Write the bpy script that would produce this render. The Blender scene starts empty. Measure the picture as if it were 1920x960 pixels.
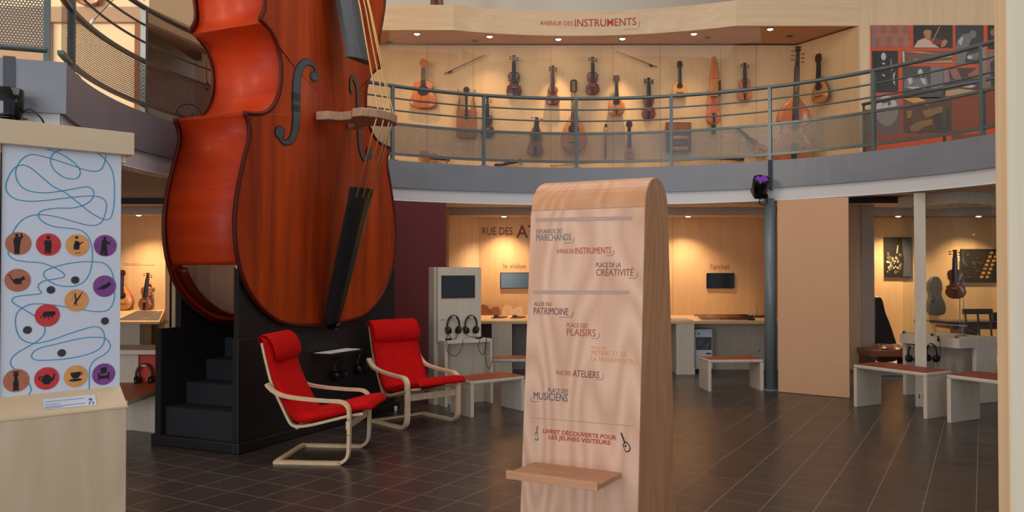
import bpy, math, random
from mathutils import Vector, Matrix

random.seed(7)
S = bpy.context.scene
COL = S.collection
PI = math.pi
F = 1530.0                      # focal length in pixels of a 1920 px wide frame
EYE = 1.55
PITCH = math.atan(24.0 / F)

# ---------------------------------------------------------------- camera, light, exposure
cam = bpy.data.cameras.new('camera'); cam_o = bpy.data.objects.new('camera', cam); COL.objects.link(cam_o)
cam.sensor_width = 36.0; cam.lens = 36.0 * F / 1920.0; cam.clip_end = 200
cam_o.location = (0, 0, EYE); cam_o.rotation_euler = (PI / 2 + PITCH, 0, 0)
S.camera = cam_o
S.view_settings.view_transform = 'Standard'; S.view_settings.look = 'None'
S.view_settings.gamma = 1.0; S.view_settings.use_curve_mapping = False
S.view_settings.exposure = 0.0
world = bpy.data.worlds.new('daylight'); S.world = world; world.use_nodes = True
bg = world.node_tree.nodes['Background']
bg.inputs[0].default_value = (0.80, 0.88, 1.0, 1); bg.inputs[1].default_value = 0.62

def area(name, loc, target, size, size_y, power, color):
    l = bpy.data.lights.new(name, 'AREA'); l.shape = 'RECTANGLE'; l.size = size; l.size_y = size_y
    l.energy = power; l.color = color
    o = bpy.data.objects.new(name, l); COL.objects.link(o); o.location = loc
    o.rotation_euler = (Vector(target) - Vector(loc)).to_track_quat('-Z', 'Y').to_euler()
    return o
area('skylight', (0.9, 6.8, 7.0), (0.9, 6.9, 0), 5.0, 5.0, 170, (1.0, 0.96, 0.90))
area('entrance_daylight', (-4.2, -9.0, 2.3), (1.2, 8.0, 1.3), 9.0, 4.2, 680, (0.97, 0.98, 1.0))
area('upper_left_window', (-7.6, 7.4, 5.4), (-5.9, 12.0, 4.1), 2.2, 2.0, 130, (1.0, 0.84, 0.62))
area('gallery_window', (-7.4, 2.2, 5.3), (-2.4, 7.6, 3.6), 2.0, 1.8, 210, (1.0, 0.88, 0.74))
area('right_gallery_fill', (9.3, 6.6, 5.4), (6.2, 11.9, 4.2), 1.8, 1.8, 60, (1.0, 0.95, 0.88))  # fill light added to brighten the collage, not an actual window

# ---------------------------------------------------------------- picking points
def ray(x, y):
    c, s = math.cos(PITCH), math.sin(PITCH)
    a = (x - 960) / F; b = (480 - y) / F
    return Vector((a, c - b * s, s + b * c))
def atY(x, y, Y):
    d = ray(x, y); return Vector((0, 0, EYE)) + d * (Y / d.y)
def atZ(x, y, z):
    d = ray(x, y); return Vector((0, 0, EYE)) + d * ((z - EYE) / d.z)
def on_plane(x, y, p, n):
    d = ray(x, y); o = Vector((0, 0, EYE)); return o + d * ((Vector(p) - o).dot(n) / d.dot(n))

# ---------------------------------------------------------------- materials
MATS = {}
def mat(name, col, rough=0.5, metal=0.0, spec=0.5, coat=0.0, emit=None, es=0.0, bump=0.0, bscale=200, var=0.0, vscale=6.0):
    m = bpy.data.materials.new(name); m.use_nodes = True
    nt = m.node_tree; b = nt.nodes['Principled BSDF']
    b.inputs['Base Color'].default_value = (*col, 1); b.inputs['Roughness'].default_value = rough
    b.inputs['Metallic'].default_value = metal; b.inputs['Specular IOR Level'].default_value = spec
    b.inputs['Coat Weight'].default_value = coat; b.inputs['Coat Roughness'].default_value = 0.08
    if emit: b.inputs['Emission Color'].default_value = (*emit, 1); b.inputs['Emission Strength'].default_value = es
    if bump or var:
        tc = nt.nodes.new('ShaderNodeTexCoord')
    if bump:
        n = nt.nodes.new('ShaderNodeTexNoise'); n.inputs['Scale'].default_value = bscale
        nt.links.new(tc.outputs['Object'], n.inputs['Vector'])
        bp = nt.nodes.new('ShaderNodeBump'); bp.inputs['Strength'].default_value = bump; bp.inputs['Distance'].default_value = 0.004
        nt.links.new(n.outputs['Fac'], bp.inputs['Height']); nt.links.new(bp.outputs['Normal'], b.inputs['Normal'])
    if var:
        n2 = nt.nodes.new('ShaderNodeTexNoise'); n2.inputs['Scale'].default_value = vscale; n2.inputs['Detail'].default_value = 5
        nt.links.new(tc.outputs['Object'], n2.inputs['Vector'])
        r = nt.nodes.new('ShaderNodeValToRGB')
        r.color_ramp.elements[0].color = tuple(c * (1 - var) for c in col) + (1,)
        r.color_ramp.elements[1].color = tuple(min(1, c * (1 + var)) for c in col) + (1,)
        r.color_ramp.elements[0].position = 0.3; r.color_ramp.elements[1].position = 0.7
        nt.links.new(n2.outputs['Fac'], r.inputs['Fac']); nt.links.new(r.outputs['Color'], b.inputs['Base Color'])
    MATS[name] = m
    return m

def wood(name, c1, c2, scale=(14, 14, 0.9), rough=0.45, coat=0.0, distort=1.2, wave=0.0, spec=0.4):
    """long grain along the axis with the small scale"""
    m = bpy.data.materials.new(name); m.use_nodes = True
    nt = m.node_tree; b = nt.nodes['Principled BSDF']
    b.inputs['Roughness'].default_value = rough; b.inputs['Coat Weight'].default_value = coat
    b.inputs['Coat Roughness'].default_value = 0.12; b.inputs['Specular IOR Level'].default_value = spec
    tc = nt.nodes.new('ShaderNodeTexCoord'); mp = nt.nodes.new('ShaderNodeMapping')
    mp.inputs['Scale'].default_value = scale
    nt.links.new(tc.outputs['Object'], mp.inputs['Vector'])
    n = nt.nodes.new('ShaderNodeTexNoise'); n.inputs['Scale'].default_value = 1.0; n.inputs['Detail'].default_value = 7
    n.inputs['Roughness'].default_value = 0.6; n.inputs['Distortion'].default_value = distort
    nt.links.new(mp.outputs['Vector'], n.inputs['Vector'])
    fac = n.outputs['Fac']
    if wave:
        mp2 = nt.nodes.new('ShaderNodeMapping'); mp2.inputs['Scale'].default_value = (scale[0] * 0.5, scale[1] * 0.5, scale[2] * 0.9)
        nt.links.new(tc.outputs['Object'], mp2.inputs['Vector'])
        w = nt.nodes.new('ShaderNodeTexNoise'); w.inputs['Scale'].default_value = 1.0; w.inputs['Detail'].default_value = 1
        nt.links.new(mp2.outputs['Vector'], w.inputs['Vector'])
        ml = nt.nodes.new('ShaderNodeMath'); ml.operation = 'MULTIPLY'; ml.inputs[1].default_value = 22.0
        nt.links.new(w.outputs['Fac'], ml.inputs[0])
        fr = nt.nodes.new('ShaderNodeMath'); fr.operation = 'PINGPONG'; fr.inputs[1].default_value = 1.0
        nt.links.new(ml.outputs[0], fr.inputs[0])
        mx = nt.nodes.new('ShaderNodeMix'); mx.data_type = 'FLOAT'; mx.inputs[0].default_value = wave
        nt.links.new(fac, mx.inputs[2]); nt.links.new(fr.outputs[0], mx.inputs[3]); fac = mx.outputs[0]
    r = nt.nodes.new('ShaderNodeValToRGB')
    r.color_ramp.elements[0].color = (*c1, 1); r.color_ramp.elements[1].color = (*c2, 1)
    r.color_ramp.elements[0].position = 0.28; r.color_ramp.elements[1].position = 0.72
    nt.links.new(fac, r.inputs['Fac']); nt.links.new(r.outputs['Color'], b.inputs['Base Color'])
    MATS[name] = m
    return m

def srgb(r, g, b):
    f = lambda c: (c / 255 / 12.92) if c / 255 <= 0.04045 else ((c / 255 + 0.055) / 1.055) ** 2.4
    return (f(r), f(g), f(b))

birch = wood('birch_plywood', srgb(214, 186, 150), srgb(228, 204, 170), (9, 9, 0.7), 0.5)
birch_h = wood('birch_plywood_level', srgb(212, 184, 148), srgb(228, 204, 170), (0.8, 9, 9), 0.5)
maple = wood('pale_maple_board', srgb(222, 206, 178), srgb(236, 222, 196), (7, 7, 0.5), 0.5)
ply_edge = wood('plywood_edge', srgb(216, 180, 138), srgb(232, 202, 164), (40, 40, 0.6), 0.55)
beech = wood('beech_veneer', srgb(206, 162, 134), srgb(225, 186, 160), (7, 7, 0.9), 0.42, wave=0.5)
beech_cap = wood('beech_body', srgb(196, 140, 100), srgb(216, 162, 122), (6, 6, 0.8), 0.4, wave=0.3)
kiosk_maple = wood('kiosk_birch', srgb(198, 174, 142), srgb(216, 194, 164), (6, 6, 0.6), 0.5, wave=0.25)
beech_top = wood('beech_shelf', srgb(190, 134, 98), srgb(212, 160, 124), (0.9, 12, 12), 0.4)
greyboard = wood('whitewashed_board', srgb(196, 184, 166), srgb(212, 201, 184), (11, 11, 1.5), 0.55)
showwall = wood('showcase_lining', srgb(208, 170, 126), srgb(220, 184, 140), (5, 5, 0.5), 0.5)
chairwood = wood('bent_birch', srgb(214, 184, 148), srgb(230, 206, 172), (20, 20, 20), 0.4, distort=0.3)
varnish = wood('orange_red_varnish', srgb(104, 24, 2), srgb(190, 70, 9), (4.2, 4.2, 0.25), 0.42, coat=0.05, distort=0.6, spec=0.25)
varnish_rib = wood('red_rib_varnish', srgb(176, 44, 6), srgb(206, 64, 14), (0.6, 0.6, 5), 0.5, coat=0.03, spec=0.25)
varnish_edge = mat('dark_red_edge', srgb(82, 16, 5), 0.45, spec=0.25)
bass_inside = wood('raw_spruce_inside', srgb(130, 112, 96), srgb(172, 154, 134), (9, 9, 0.6), 0.7)
ebony = mat('ebony_black', srgb(24, 24, 27), 0.35)
ebony_grey = mat('worn_ebony', srgb(66, 70, 76), 0.42)
bridgewood = wood('bridge_maple', srgb(150, 112, 88), srgb(184, 146, 118), (20, 4, 4), 0.5)
string_m = mat('string_metal', srgb(206, 170, 112), 0.3, 0.7)
black_paint = mat('black_paint', srgb(19, 18, 21), 0.5, bump=0.05)
black_step = mat('black_step_paint', srgb(30, 32, 40), 0.55)
blk_plastic = mat('black_plastic', srgb(16, 16, 18), 0.35)
blk_foam = mat('black_foam', srgb(14, 14, 15), 0.9)
blk_gloss = mat('black_gloss', srgb(8, 8, 9), 0.08)
screen_off = mat('dark_screen', srgb(8, 8, 10), 0.12)
screen_blue = mat('dim_blue_screen', srgb(60, 78, 92), 0.15, emit=srgb(70, 94, 112), es=0.22)
redcloth = mat('red_cotton', srgb(196, 14, 14), 0.9, spec=0.15, bump=0.25, bscale=260, var=0.1, vscale=18)
fascia_m = mat('grey_fascia_paint', srgb(124, 128, 137), 0.38, var=0.06, vscale=3)
fascia_white = mat('white_edge_paint', srgb(206, 206, 208), 0.45)
wine = mat('wine_red_panel', srgb(104, 34, 40), 0.7)
beige_screen = mat('beige_screen_cloth', srgb(214, 168, 130), 0.8, var=0.03, vscale=2)
soffit_m = mat('balcony_underside', srgb(214, 192, 172), 0.7, var=0.03)
white_plaster = mat('white_plaster', srgb(226, 222, 214), 0.8)
cream_plaster = mat('cream_plaster', srgb(236, 216, 184), 0.8)
taupe = mat('taupe_paint', srgb(170, 146, 124), 0.7)
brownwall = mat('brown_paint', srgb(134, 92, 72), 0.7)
greywall = mat('grey_paint', srgb(150, 144, 140), 0.7)
railm = mat('grey_green_rail_paint', srgb(92, 104, 106), 0.32, 0.3)
columnm = mat('slate_column_paint', srgb(112, 126, 128), 0.32)
dull_red = mat('dull_red_linoleum', srgb(138, 58, 44), 0.5, var=0.05, vscale=20)
terracotta = mat('terracotta_linoleum', srgb(164, 74, 46), 0.5, var=0.05, vscale=20)
redpanel = mat('red_panel', srgb(190, 58, 34), 0.6)
white_lam = mat('white_laminate', srgb(214, 220, 232), 0.35)
paper = mat('white_paper', srgb(226, 226, 226), 0.7)
dark_label = mat('dark_label_card', srgb(92, 84, 80), 0.6)
grey_label = mat('grey_label_card', srgb(150, 146, 142), 0.6)
chrome = mat('chrome', srgb(200, 200, 204), 0.15, 1.0)
white_app = mat('white_appliance', srgb(206, 212, 220), 0.4)
lamp_glow = mat('lamp_glow', (1, 0.8, 0.55), 0.3, emit=(1.0, 0.72, 0.42), es=30)
nickel = mat('brushed_nickel', srgb(150, 146, 140), 0.35, 0.9)
ink_blue = mat('blue_line_ink', srgb(64, 152, 190), 0.5)
ink_black = mat('black_ink', srgb(26, 24, 28), 0.6)
ink_red = mat('red_ink', srgb(176, 56, 46), 0.6)
ink_plum = mat('plum_ink', srgb(112, 44, 62), 0.6)
ink_slate = mat('slate_ink', srgb(92, 106, 112), 0.6)
ink_brown = mat('brown_ink', srgb(128, 66, 52), 0.6)
ink_navy = mat('navy_ink', srgb(58, 66, 92), 0.6)
ink_orange = mat('pale_orange_ink', srgb(222, 150, 100), 0.6)
ink_rose = mat('rose_brown_ink', srgb(160, 74, 66), 0.6)
ink_grey = mat('mauve_grey_ink', srgb(176, 148, 140), 0.6)
ink_pale = mat('pale_print_ink', srgb(196, 168, 154), 0.6)
ink_faint = mat('faint_grey_ink', srgb(150, 140, 132), 0.6)
disc_brown = mat('brown_print', srgb(184, 110, 82), 0.5, var=0.12, vscale=30)
disc_red = mat('red_print', srgb(206, 58, 62), 0.5, var=0.12, vscale=30)
disc_orange = mat('orange_print', srgb(228, 158, 92), 0.5, var=0.1, vscale=30)
disc_purple = mat('purple_print', srgb(132, 70, 142), 0.5, var=0.15, vscale=30)

def instr_wood(name, a, b): return wood(name, srgb(*a), srgb(*b), (30, 30, 5), 0.25, coat=0.4, distort=0.5)
v_dark = instr_wood('dark_brown_varnish', (70, 30, 16), (98, 46, 24))
v_red = instr_wood('red_brown_varnish', (98, 38, 18), (132, 56, 26))
v_amber = instr_wood('amber_varnish', (164, 96, 42), (196, 126, 62))
v_orange = instr_wood('orange_varnish', (172, 86, 38), (200, 112, 56))
v_pale = instr_wood('pale_spruce_varnish', (196, 130, 66), (216, 152, 84))
v_brown = instr_wood('mid_brown_varnish', (128, 74, 40), (156, 96, 56))
v_neck = instr_wood('dark_neck_wood', (46, 26, 18), (62, 36, 24))

def floor_material():
    m = bpy.data.materials.new('dark_floor_tiles'); m.use_nodes = True; nt = m.node_tree; b = nt.nodes['Principled BSDF']
    tc = nt.nodes.new('ShaderNodeTexCoord'); mp = nt.nodes.new('ShaderNodeMapping')
    mp.inputs['Rotation'].default_value = (0, 0, math.radians(30)); q = atZ(1485, 892.3, 0); c3, s3 = math.cos(PI / 6), 0.5          # a corner where four tiles meet
    mp.inputs['Location'].default_value = (-(q.x * c3 - q.y * s3), -(q.x * s3 + q.y * c3), 0)
    nt.links.new(tc.outputs['Object'], mp.inputs['Vector'])
    br = nt.nodes.new('ShaderNodeTexBrick'); br.offset = 0.0; br.squash = 1.0
    br.inputs['Scale'].default_value = 1.0; br.inputs['Brick Width'].default_value = 0.3; br.inputs['Row Height'].default_value = 0.3
    br.inputs['Mortar Size'].default_value = 0.003; br.inputs['Mortar Smooth'].default_value = 0.2
    br.inputs['Color1'].default_value = (*srgb(60, 51, 48), 1); br.inputs['Color2'].default_value = (*srgb(68, 57, 53), 1)
    br.inputs['Mortar'].default_value = (*srgb(130, 120, 114), 1)
    nt.links.new(mp.outputs['Vector'], br.inputs['Vector'])
    nt.links.new(br.outputs['Color'], b.inputs['Base Color'])
    n = nt.nodes.new('ShaderNodeTexNoise'); n.inputs['Scale'].default_value = 3.0; n.inputs['Detail'].default_value = 4
    nt.links.new(tc.outputs['Object'], n.inputs['Vector'])
    mr = nt.nodes.new('ShaderNodeMapRange'); mr.inputs['To Min'].default_value = 0.24; mr.inputs['To Max'].default_value = 0.36
    nt.links.new(n.outputs['Fac'], mr.inputs['Value']); nt.links.new(mr.outputs['Result'], b.inputs['Roughness'])
    bp = nt.nodes.new('ShaderNodeBump'); bp.inputs['Strength'].default_value = 0.25; bp.inputs['Distance'].default_value = 0.002; bp.invert = True
    nt.links.new(br.outputs['Fac'], bp.inputs['Height']); nt.links.new(bp.outputs['Normal'], b.inputs['Normal'])
    b.inputs['Specular IOR Level'].default_value = 0.5
    return m
floor_m = floor_material()

def perforated(name, pitch=0.02, hole=0.32):
    m = bpy.data.materials.new(name); m.use_nodes = True; nt = m.node_tree; b = nt.nodes['Principled BSDF']; out = nt.nodes['Material Output']
    b.inputs['Base Color'].default_value = (*srgb(92, 94, 92), 1); b.inputs['Metallic'].default_value = 0.6; b.inputs['Roughness'].default_value = 0.33
    def M(op, a, c=None):
        n = nt.nodes.new('ShaderNodeMath'); n.operation = op
        for i, v in enumerate((a, c)):
            if v is None: continue
            if isinstance(v, (int, float)): n.inputs[i].default_value = v
            else: nt.links.new(v, n.inputs[i])
        return n.outputs[0]
    uv = nt.nodes.new('ShaderNodeUVMap'); sp = nt.nodes.new('ShaderNodeSeparateXYZ'); nt.links.new(uv.outputs['UV'], sp.inputs[0])
    v = M('DIVIDE', sp.outputs[1], pitch * 0.866); row = M('FLOOR', v)
    u = M('ADD', M('DIVIDE', sp.outputs[0], pitch), M('MULTIPLY', M('MODULO', row, 2.0), 0.5))
    du = M('SUBTRACT', M('FRACT', u), 0.5); dv = M('MULTIPLY', M('SUBTRACT', M('FRACT', v), 0.5), 0.866)
    d = M('SQRT', M('ADD', M('MULTIPLY', du, du), M('MULTIPLY', dv, dv)))
    isb = M('LESS_THAN', d, hole)
    tr = nt.nodes.new('ShaderNodeBsdfTransparent'); mx = nt.nodes.new('ShaderNodeMixShader')
    nt.links.new(isb, mx.inputs[0]); nt.links.new(b.outputs[0], mx.inputs[1]); nt.links.new(tr.outputs[0], mx.inputs[2])
    nt.links.new(mx.outputs[0], out.inputs['Surface'])
    return m
perf_m = perforated('perforated_steel')

def glass_material(name, refl=0.05, tint=(1, 1, 1)):
    m = bpy.data.materials.new(name); m.use_nodes = True; nt = m.node_tree; out = nt.nodes['Material Output']
    nt.nodes.remove(nt.nodes['Principled BSDF'])
    g = nt.nodes.new('ShaderNodeBsdfGlossy'); g.inputs['Roughness'].default_value = 0.01
    t = nt.nodes.new('ShaderNodeBsdfTransparent'); t.inputs['Color'].default_value = (*tint, 1)
    lw = nt.nodes.new('ShaderNodeLayerWeight'); lw.inputs['Blend'].default_value = 0.5
    pw = nt.nodes.new('ShaderNodeMath'); pw.operation = 'POWER'; pw.inputs[1].default_value = 4.0; nt.links.new(lw.outputs['Facing'], pw.inputs[0])
    fr = nt.nodes.new('ShaderNodeMath'); fr.operation = 'MULTIPLY_ADD'; fr.inputs[1].default_value = 0.55; fr.inputs[2].default_value = refl; nt.links.new(pw.outputs[0], fr.inputs[0])
    mx = nt.nodes.new('ShaderNodeMixShader')
    nt.links.new(fr.outputs[0], mx.inputs[0]); nt.links.new(t.outputs[0], mx.inputs[1]); nt.links.new(g.outputs[0], mx.inputs[2])
    nt.links.new(mx.outputs[0], out.inputs['Surface'])
    return m
glass_m = glass_material('clear_glass', 0.02, (0.97, 0.985, 0.98))

# ---------------------------------------------------------------- mesh collecting
class MB:
    def __init__(s): s.v = []; s.f = []; s.mi = []; s.cur = 0; s.smooth = []; s.M = Matrix.Identity(4)
    def add(s, vs, fs, smooth=False):
        o = len(s.v); s.v += [tuple(s.M @ Vector(p)) for p in vs]
        for f in fs: s.f.append([i + o for i in f]); s.mi.append(s.cur); s.smooth.append(smooth)
        return s
    def box(s, x0, x1, y0, y1, z0, z1):
        vs = [(x, y, z) for z in (z0, z1) for y in (y0, y1) for x in (x0, x1)]
        return s.add(vs, [(0, 2, 3, 1), (4, 5, 7, 6), (0, 1, 5, 4), (2, 6, 7, 3), (0, 4, 6, 2), (1, 3, 7, 5)])
    def prism(s, poly, a, b, axes='xyz'):
        """poly in (axes[0], axes[1]), swept along axes[2] from a to b"""
        idx = ['xyz'.index(c) for c in axes]
        def P(p, h):
            q = [0, 0, 0]; q[idx[0]] = p[0]; q[idx[1]] = p[1]; q[idx[2]] = h; return tuple(q)
        n = len(poly)
        vs = [P(p, a) for p in poly] + [P(p, b) for p in poly]
        fs = [tuple(range(n))[::-1], tuple(range(n, 2 * n))] + [(i, (i + 1) % n, n + (i + 1) % n, n + i) for i in range(n)]
        return s.add(vs, fs)
    def poly(s, pts): return s.add(pts, [tuple(range(len(pts)))])
    def grid(s, rows, closed=False, smooth=True, cap=False):
        n = len(rows[0]); vs = [p for r in rows for p in r]; fs = []
        for i in range(len(rows) - 1):
            for j in range(n if closed else n - 1):
                k = (j + 1) % n; fs.append((i * n + j, i * n + k, (i + 1) * n + k, (i + 1) * n + j))
        if cap: fs += [tuple(range(n))[::-1], tuple(range((len(rows) - 1) * n, len(rows) * n))]
        return s.add(vs, fs, smooth)
    def tube(s, path, r, n=8, closed=False, flat=1.0):
        P = [Vector(p) for p in path]; rows = []; up = None; m = len(P)
        for i, p in enumerate(P):
            if closed: t = (P[(i + 1) % m] - P[i - 1]).normalized()
            else: t = (P[min(i + 1, m - 1)] - P[max(i - 1, 0)]).normalized()
            if up is None: up = Vector((0, 0, 1)) if abs(t.z) < 0.9 else Vector((1, 0, 0))
            a = t.cross(up)
            if a.length < 1e-6: a = t.orthogonal()
            a.normalize(); b = a.cross(t).normalized(); up = b
            rr = r[i] if isinstance(r, (list, tuple)) else r
            rows.append([tuple(p + (a * math.cos(2 * PI * k / n) + b * math.sin(2 * PI * k / n) * flat) * rr) for k in range(n)])
        if closed: rows.append(rows[0])
        return s.grid(rows, closed=True, cap=not closed)
    def lathe(s, prof, n=24, c=(0, 0, 0)):
        rows = [[(c[0] + r * math.cos(2 * PI * k / n), c[1] + r * math.sin(2 * PI * k / n), c[2] + z) for k in range(n)] for r, z in prof]
        return s.grid(rows, closed=True, cap=True)
    def strip(s, path, y0, y1, th):
        """a bent flat strip: path in (x, z), from y0 to y1, thickness th to the left of travel"""
        n = len(path); L = []
        for i in range(n):
            a = Vector(path[max(i - 1, 0)]); b = Vector(path[min(i + 1, n - 1)]); t = (b - a).normalized(); nn = Vector((-t.y, t.x))
            p = Vector(path[i]); q = p + nn * th
            L.append([(p.x, y0, p.y), (q.x, y0, q.y), (q.x, y1, q.y), (p.x, y1, p.y)])
        return s.grid(L, closed=True, smooth=False, cap=True)
    def build(s, name, m, parent=None, bevel=0.0, seg=2, smooth=None, subsurf=0):
        me = bpy.data.meshes.new(name); me.from_pydata(s.v, [], s.f); me.validate()
        ms = m if isinstance(m, (list, tuple)) else [m]
        for q in ms: me.materials.append(q)
        if len(me.polygons) == len(s.f):
            for p, i, sm in zip(me.polygons, s.mi, s.smooth): p.material_index = i; p.use_smooth = sm if smooth is None else smooth
        import bmesh
        b = bmesh.new(); b.from_mesh(me); bmesh.ops.recalc_face_normals(b, faces=b.faces[:]); b.to_mesh(me); b.free()
        o = bpy.data.objects.new(name, me); COL.objects.link(o)
        if parent: o.parent = parent
        if bevel:
            md = o.modifiers.new('edge', 'BEVEL'); md.width = bevel; md.segments = seg; md.limit_method = 'ANGLE'; md.angle_limit = math.radians(50)
        if subsurf:
            md = o.modifiers.new('soft', 'SUBSURF'); md.levels = subsurf; md.render_levels = subsurf
        return o

def tag(o, label=None, cat=None, group=None, kind=None):
    if label: o['label'] = label
    if cat: o['category'] = cat
    if group: o['group'] = group
    if kind: o['kind'] = kind
    return o
def thing(name, label, cat, loc=(0, 0, 0), rz=0.0, group=None):
    o = bpy.data.objects.new(name, None); COL.objects.link(o); o.empty_display_size = 0.05
    o.location = loc; o.rotation_euler = (0, 0, rz)
    return tag(o, label, cat, group)
def struct(name, mb, m, **k): return tag(mb.build(name, m, **k), kind='structure')
def copy_tree(o, parent=None):
    c = o.copy(); COL.objects.link(c)
    if parent: c.parent = parent
    for ch in [x for x in bpy.data.objects if x.parent == o]: copy_tree(ch, c)
    return c
def catmull(pts, k=6, closed=False):
    P = [Vector(p) for p in pts]; n = len(P); out = []
    rng = range(n) if closed else range(n - 1)
    for i in rng:
        g = (lambda j: P[j % n]) if closed else (lambda j: P[max(0, min(n - 1, j))])
        a, b, c, d = g(i - 1), g(i), g(i + 1), g(i + 2)
        for q in range(k):
            t = q / k
            out.append(0.5 * ((2 * b) + (c - a) * t + (2 * a - 5 * b + 4 * c - d) * t * t + (3 * b - 3 * c + d - a) * t ** 3))
    if not closed: out.append(P[-1])
    return out
def text_geo(body, size, xs=1.0, align='LEFT', spacing=1.0, bold=0.0):
    cu = bpy.data.curves.new('txt', 'FONT'); cu.body = body; cu.size = size; cu.align_x = align; cu.space_character = spacing
    cu.offset = bold; cu.resolution_u = 3
    o = bpy.data.objects.new('txt', cu); COL.objects.link(o)
    bpy.context.view_layer.update()
    me = o.to_mesh(); vs = [(v.co.x * xs, v.co.y) for v in me.vertices]; fs = [tuple(p.vertices) for p in me.polygons]
    o.to_mesh_clear(); bpy.data.objects.remove(o); bpy.data.curves.remove(cu)
    return vs, fs
def text_to(mb, body, size, mapf, fit=None, **k):
    """lay lettering through mapf(x, y); fit stretches it to that width"""
    vs, fs = text_geo(body, size, **k)
    x0 = min(v[0] for v in vs); x1 = max(v[0] for v in vs)
    sc = (fit / (x1 - x0)) if fit else 1.0
    mb.add([mapf((x - x0) * sc, y) for x, y in vs], fs)

# ================================================================ the setting
CX, CY, R = 0.95, 6.92, 4.20            # the round well of the balcony
H_UP = 2.93                             # upper floor
A0, A1 = -20, 200                       # the balcony runs through these angles
def arc(r, z, a0=A0, a1=A1, n=110):
    return [(CX + r * math.cos(math.radians(a0 + (a1 - a0) * i / n)), CY + r * math.sin(math.radians(a0 + (a1 - a0) * i / n)), z) for i in range(n + 1)]
def pol(r, deg, z=0.0): return Vector((CX + r * math.cos(math.radians(deg)), CY + r * math.sin(math.radians(deg)), z))

b = MB(); b.box(-10, 12, -4, 16, -0.1, 0); struct('floor', b, floor_m)

# balcony slab with its round edge
def ring_sweep(prof, a0=A0, a1=A1, n=110, smooth=False):
    b = MB(); rows = []
    for i in range(n + 1):
        a = math.radians(a0 + (a1 - a0) * i / n); c, s = math.cos(a), math.sin(a)
        rows.append([(CX + r * c, CY + r * s, z) for r, z in prof])
    b.grid(rows, closed=True, smooth=smooth, cap=True); return b
struct('ceiling', ring_sweep([(R + 0.16, 2.52), (9.4, 2.52), (9.4, 2.58), (R + 0.16, 2.58)]), soffit_m)
struct('floor_upper', ring_sweep([(R + 0.10, 2.60), (9.4, 2.60), (9.4, H_UP - 0.004), (R + 0.10, H_UP - 0.004)]), taupe)
struct('trim_1', ring_sweep([(R, 2.585), (R + 0.10, 2.585), (R + 0.10, H_UP), (R, H_UP)]), fascia_m)
struct('trim_2', ring_sweep([(R + 0.03, 2.435), (R + 0.02, 2.42), (R + 0.18, 2.42), (R + 0.16, 2.584), (R + 0.03, 2.584)]), fascia_white)
# the beams that carry the slab at both ends of the round edge
def end_beam(deg, nm1, nm2):
    p = pol(R, deg); q = pol(9.4, deg); d = (q - p).normalized(); n = Vector((d.y, -d.x, 0)) * (1 if deg > 90 else -1)
    M = Matrix(((d.x, n.x, 0, p.x), (d.y, n.y, 0, p.y), (0, 0, 1, 0), (0, 0, 0, 1)))
    b = MB(); b.M = M; b.box(0.0, 5.2, -0.001, -0.05, 2.585, H_UP); struct(nm1, b, fascia_m)
    b = MB(); b.M = M; b.box(0.04, 5.2, 0.02, -0.03, 2.42, 2.584); struct(nm2, b, fascia_white)

# upper walls and roof
b = MB(); b.box(-10, 12, 14.0, 14.1, 0, 7.2); struct('wall_back', b, white_plaster)
b = MB(); b.box(-8.6, -8.5, -4, 14.0, 0, 7.2); struct('wall_left', b, cream_plaster)
b = MB(); b.box(9.6, 9.7, 3.5, 14.0, 0, 7.2); struct('wall_right', b, white_plaster)
b = MB(); b.box(-10, 12, -4, 16, 7.2, 7.3); struct('ceiling_upper', b, white_plaster)

# ---- upper showcase: lining, header, soffit
SH, ST = 5.14, 5.52
YW = 13.05
b = MB(); b.prism([(-3.2, YW), (4.57, YW), (4.57, YW + 0.06), (-3.2, YW + 0.06)], H_UP, SH)
wall_show = struct('wall_back_upper', b, showwall)
b = MB(); b.prism([(4.57, YW), (5.13, 12.0), (5.19, 12.03), (4.63, YW + 0.04)], H_UP, SH); struct('wall_right_upper', b, showwall)
b = MB()                                                    # upright seams of the lining boards
for x in (-1.36, -0.62, 0.62, 1.62, 2.38, 3.35, 3.92): b.box(x - 0.004, x + 0.004, YW - 0.003, YW + 0.01, H_UP, SH)
struct('trim_3', b, mat('lining_seam', srgb(176, 140, 100), 0.7))
RH = 5.6
aL = math.degrees(math.acos((-0.88 - CX) / RH)); aR = math.degrees(math.acos((3.31 - CX) / RH))
yR = CY + RH * math.sin(math.radians(aR)); yL = CY + RH * math.sin(math.radians(aL))
hdr_path = [(-3.2, yL)] + [(p[0], p[1]) for p in arc(RH, 0, aL, aR, 30)] + [(5.13, yR)]
b = MB(); b.grid([[(x, y, SH), (x, y + 0.05, SH), (x, y + 0.05, ST), (x, y, ST)] for x, y in hdr_path], closed=True, smooth=False, cap=True)
hdr = struct('trim_4', b, birch_h)
b = MB(); b.grid([[(x, y + 0.05, SH + 0.02), (x, YW, SH + 0.02), (x, YW, SH + 0.06), (x, y + 0.05, SH + 0.06)] for x, y in hdr_path], closed=True, smooth=False, cap=True)
struct('ceiling_showcase', b, wood('soffit_lining', srgb(192, 136, 92), srgb(206, 152, 106), (3, 3, 3), 0.5))
b = MB(); b.grid([[(x, y + 0.05, ST - 0.06), (x, 14.0, ST - 0.06), (x, 14.0, ST), (x, y + 0.05, ST)] for x, y in hdr_path], closed=True, smooth=False, cap=True)
struct('trim_5', b, birch_h)
# wall to the right of the showcase, above the header too
b = MB(); b.box(5.13, 9.6, yR, yR + 0.06, H_UP, 7.2); b.box(3.31, 5.13, yR, yR + 0.05, ST + 0.002, 7.2); struct('wall_side_upper', b, birch)
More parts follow.
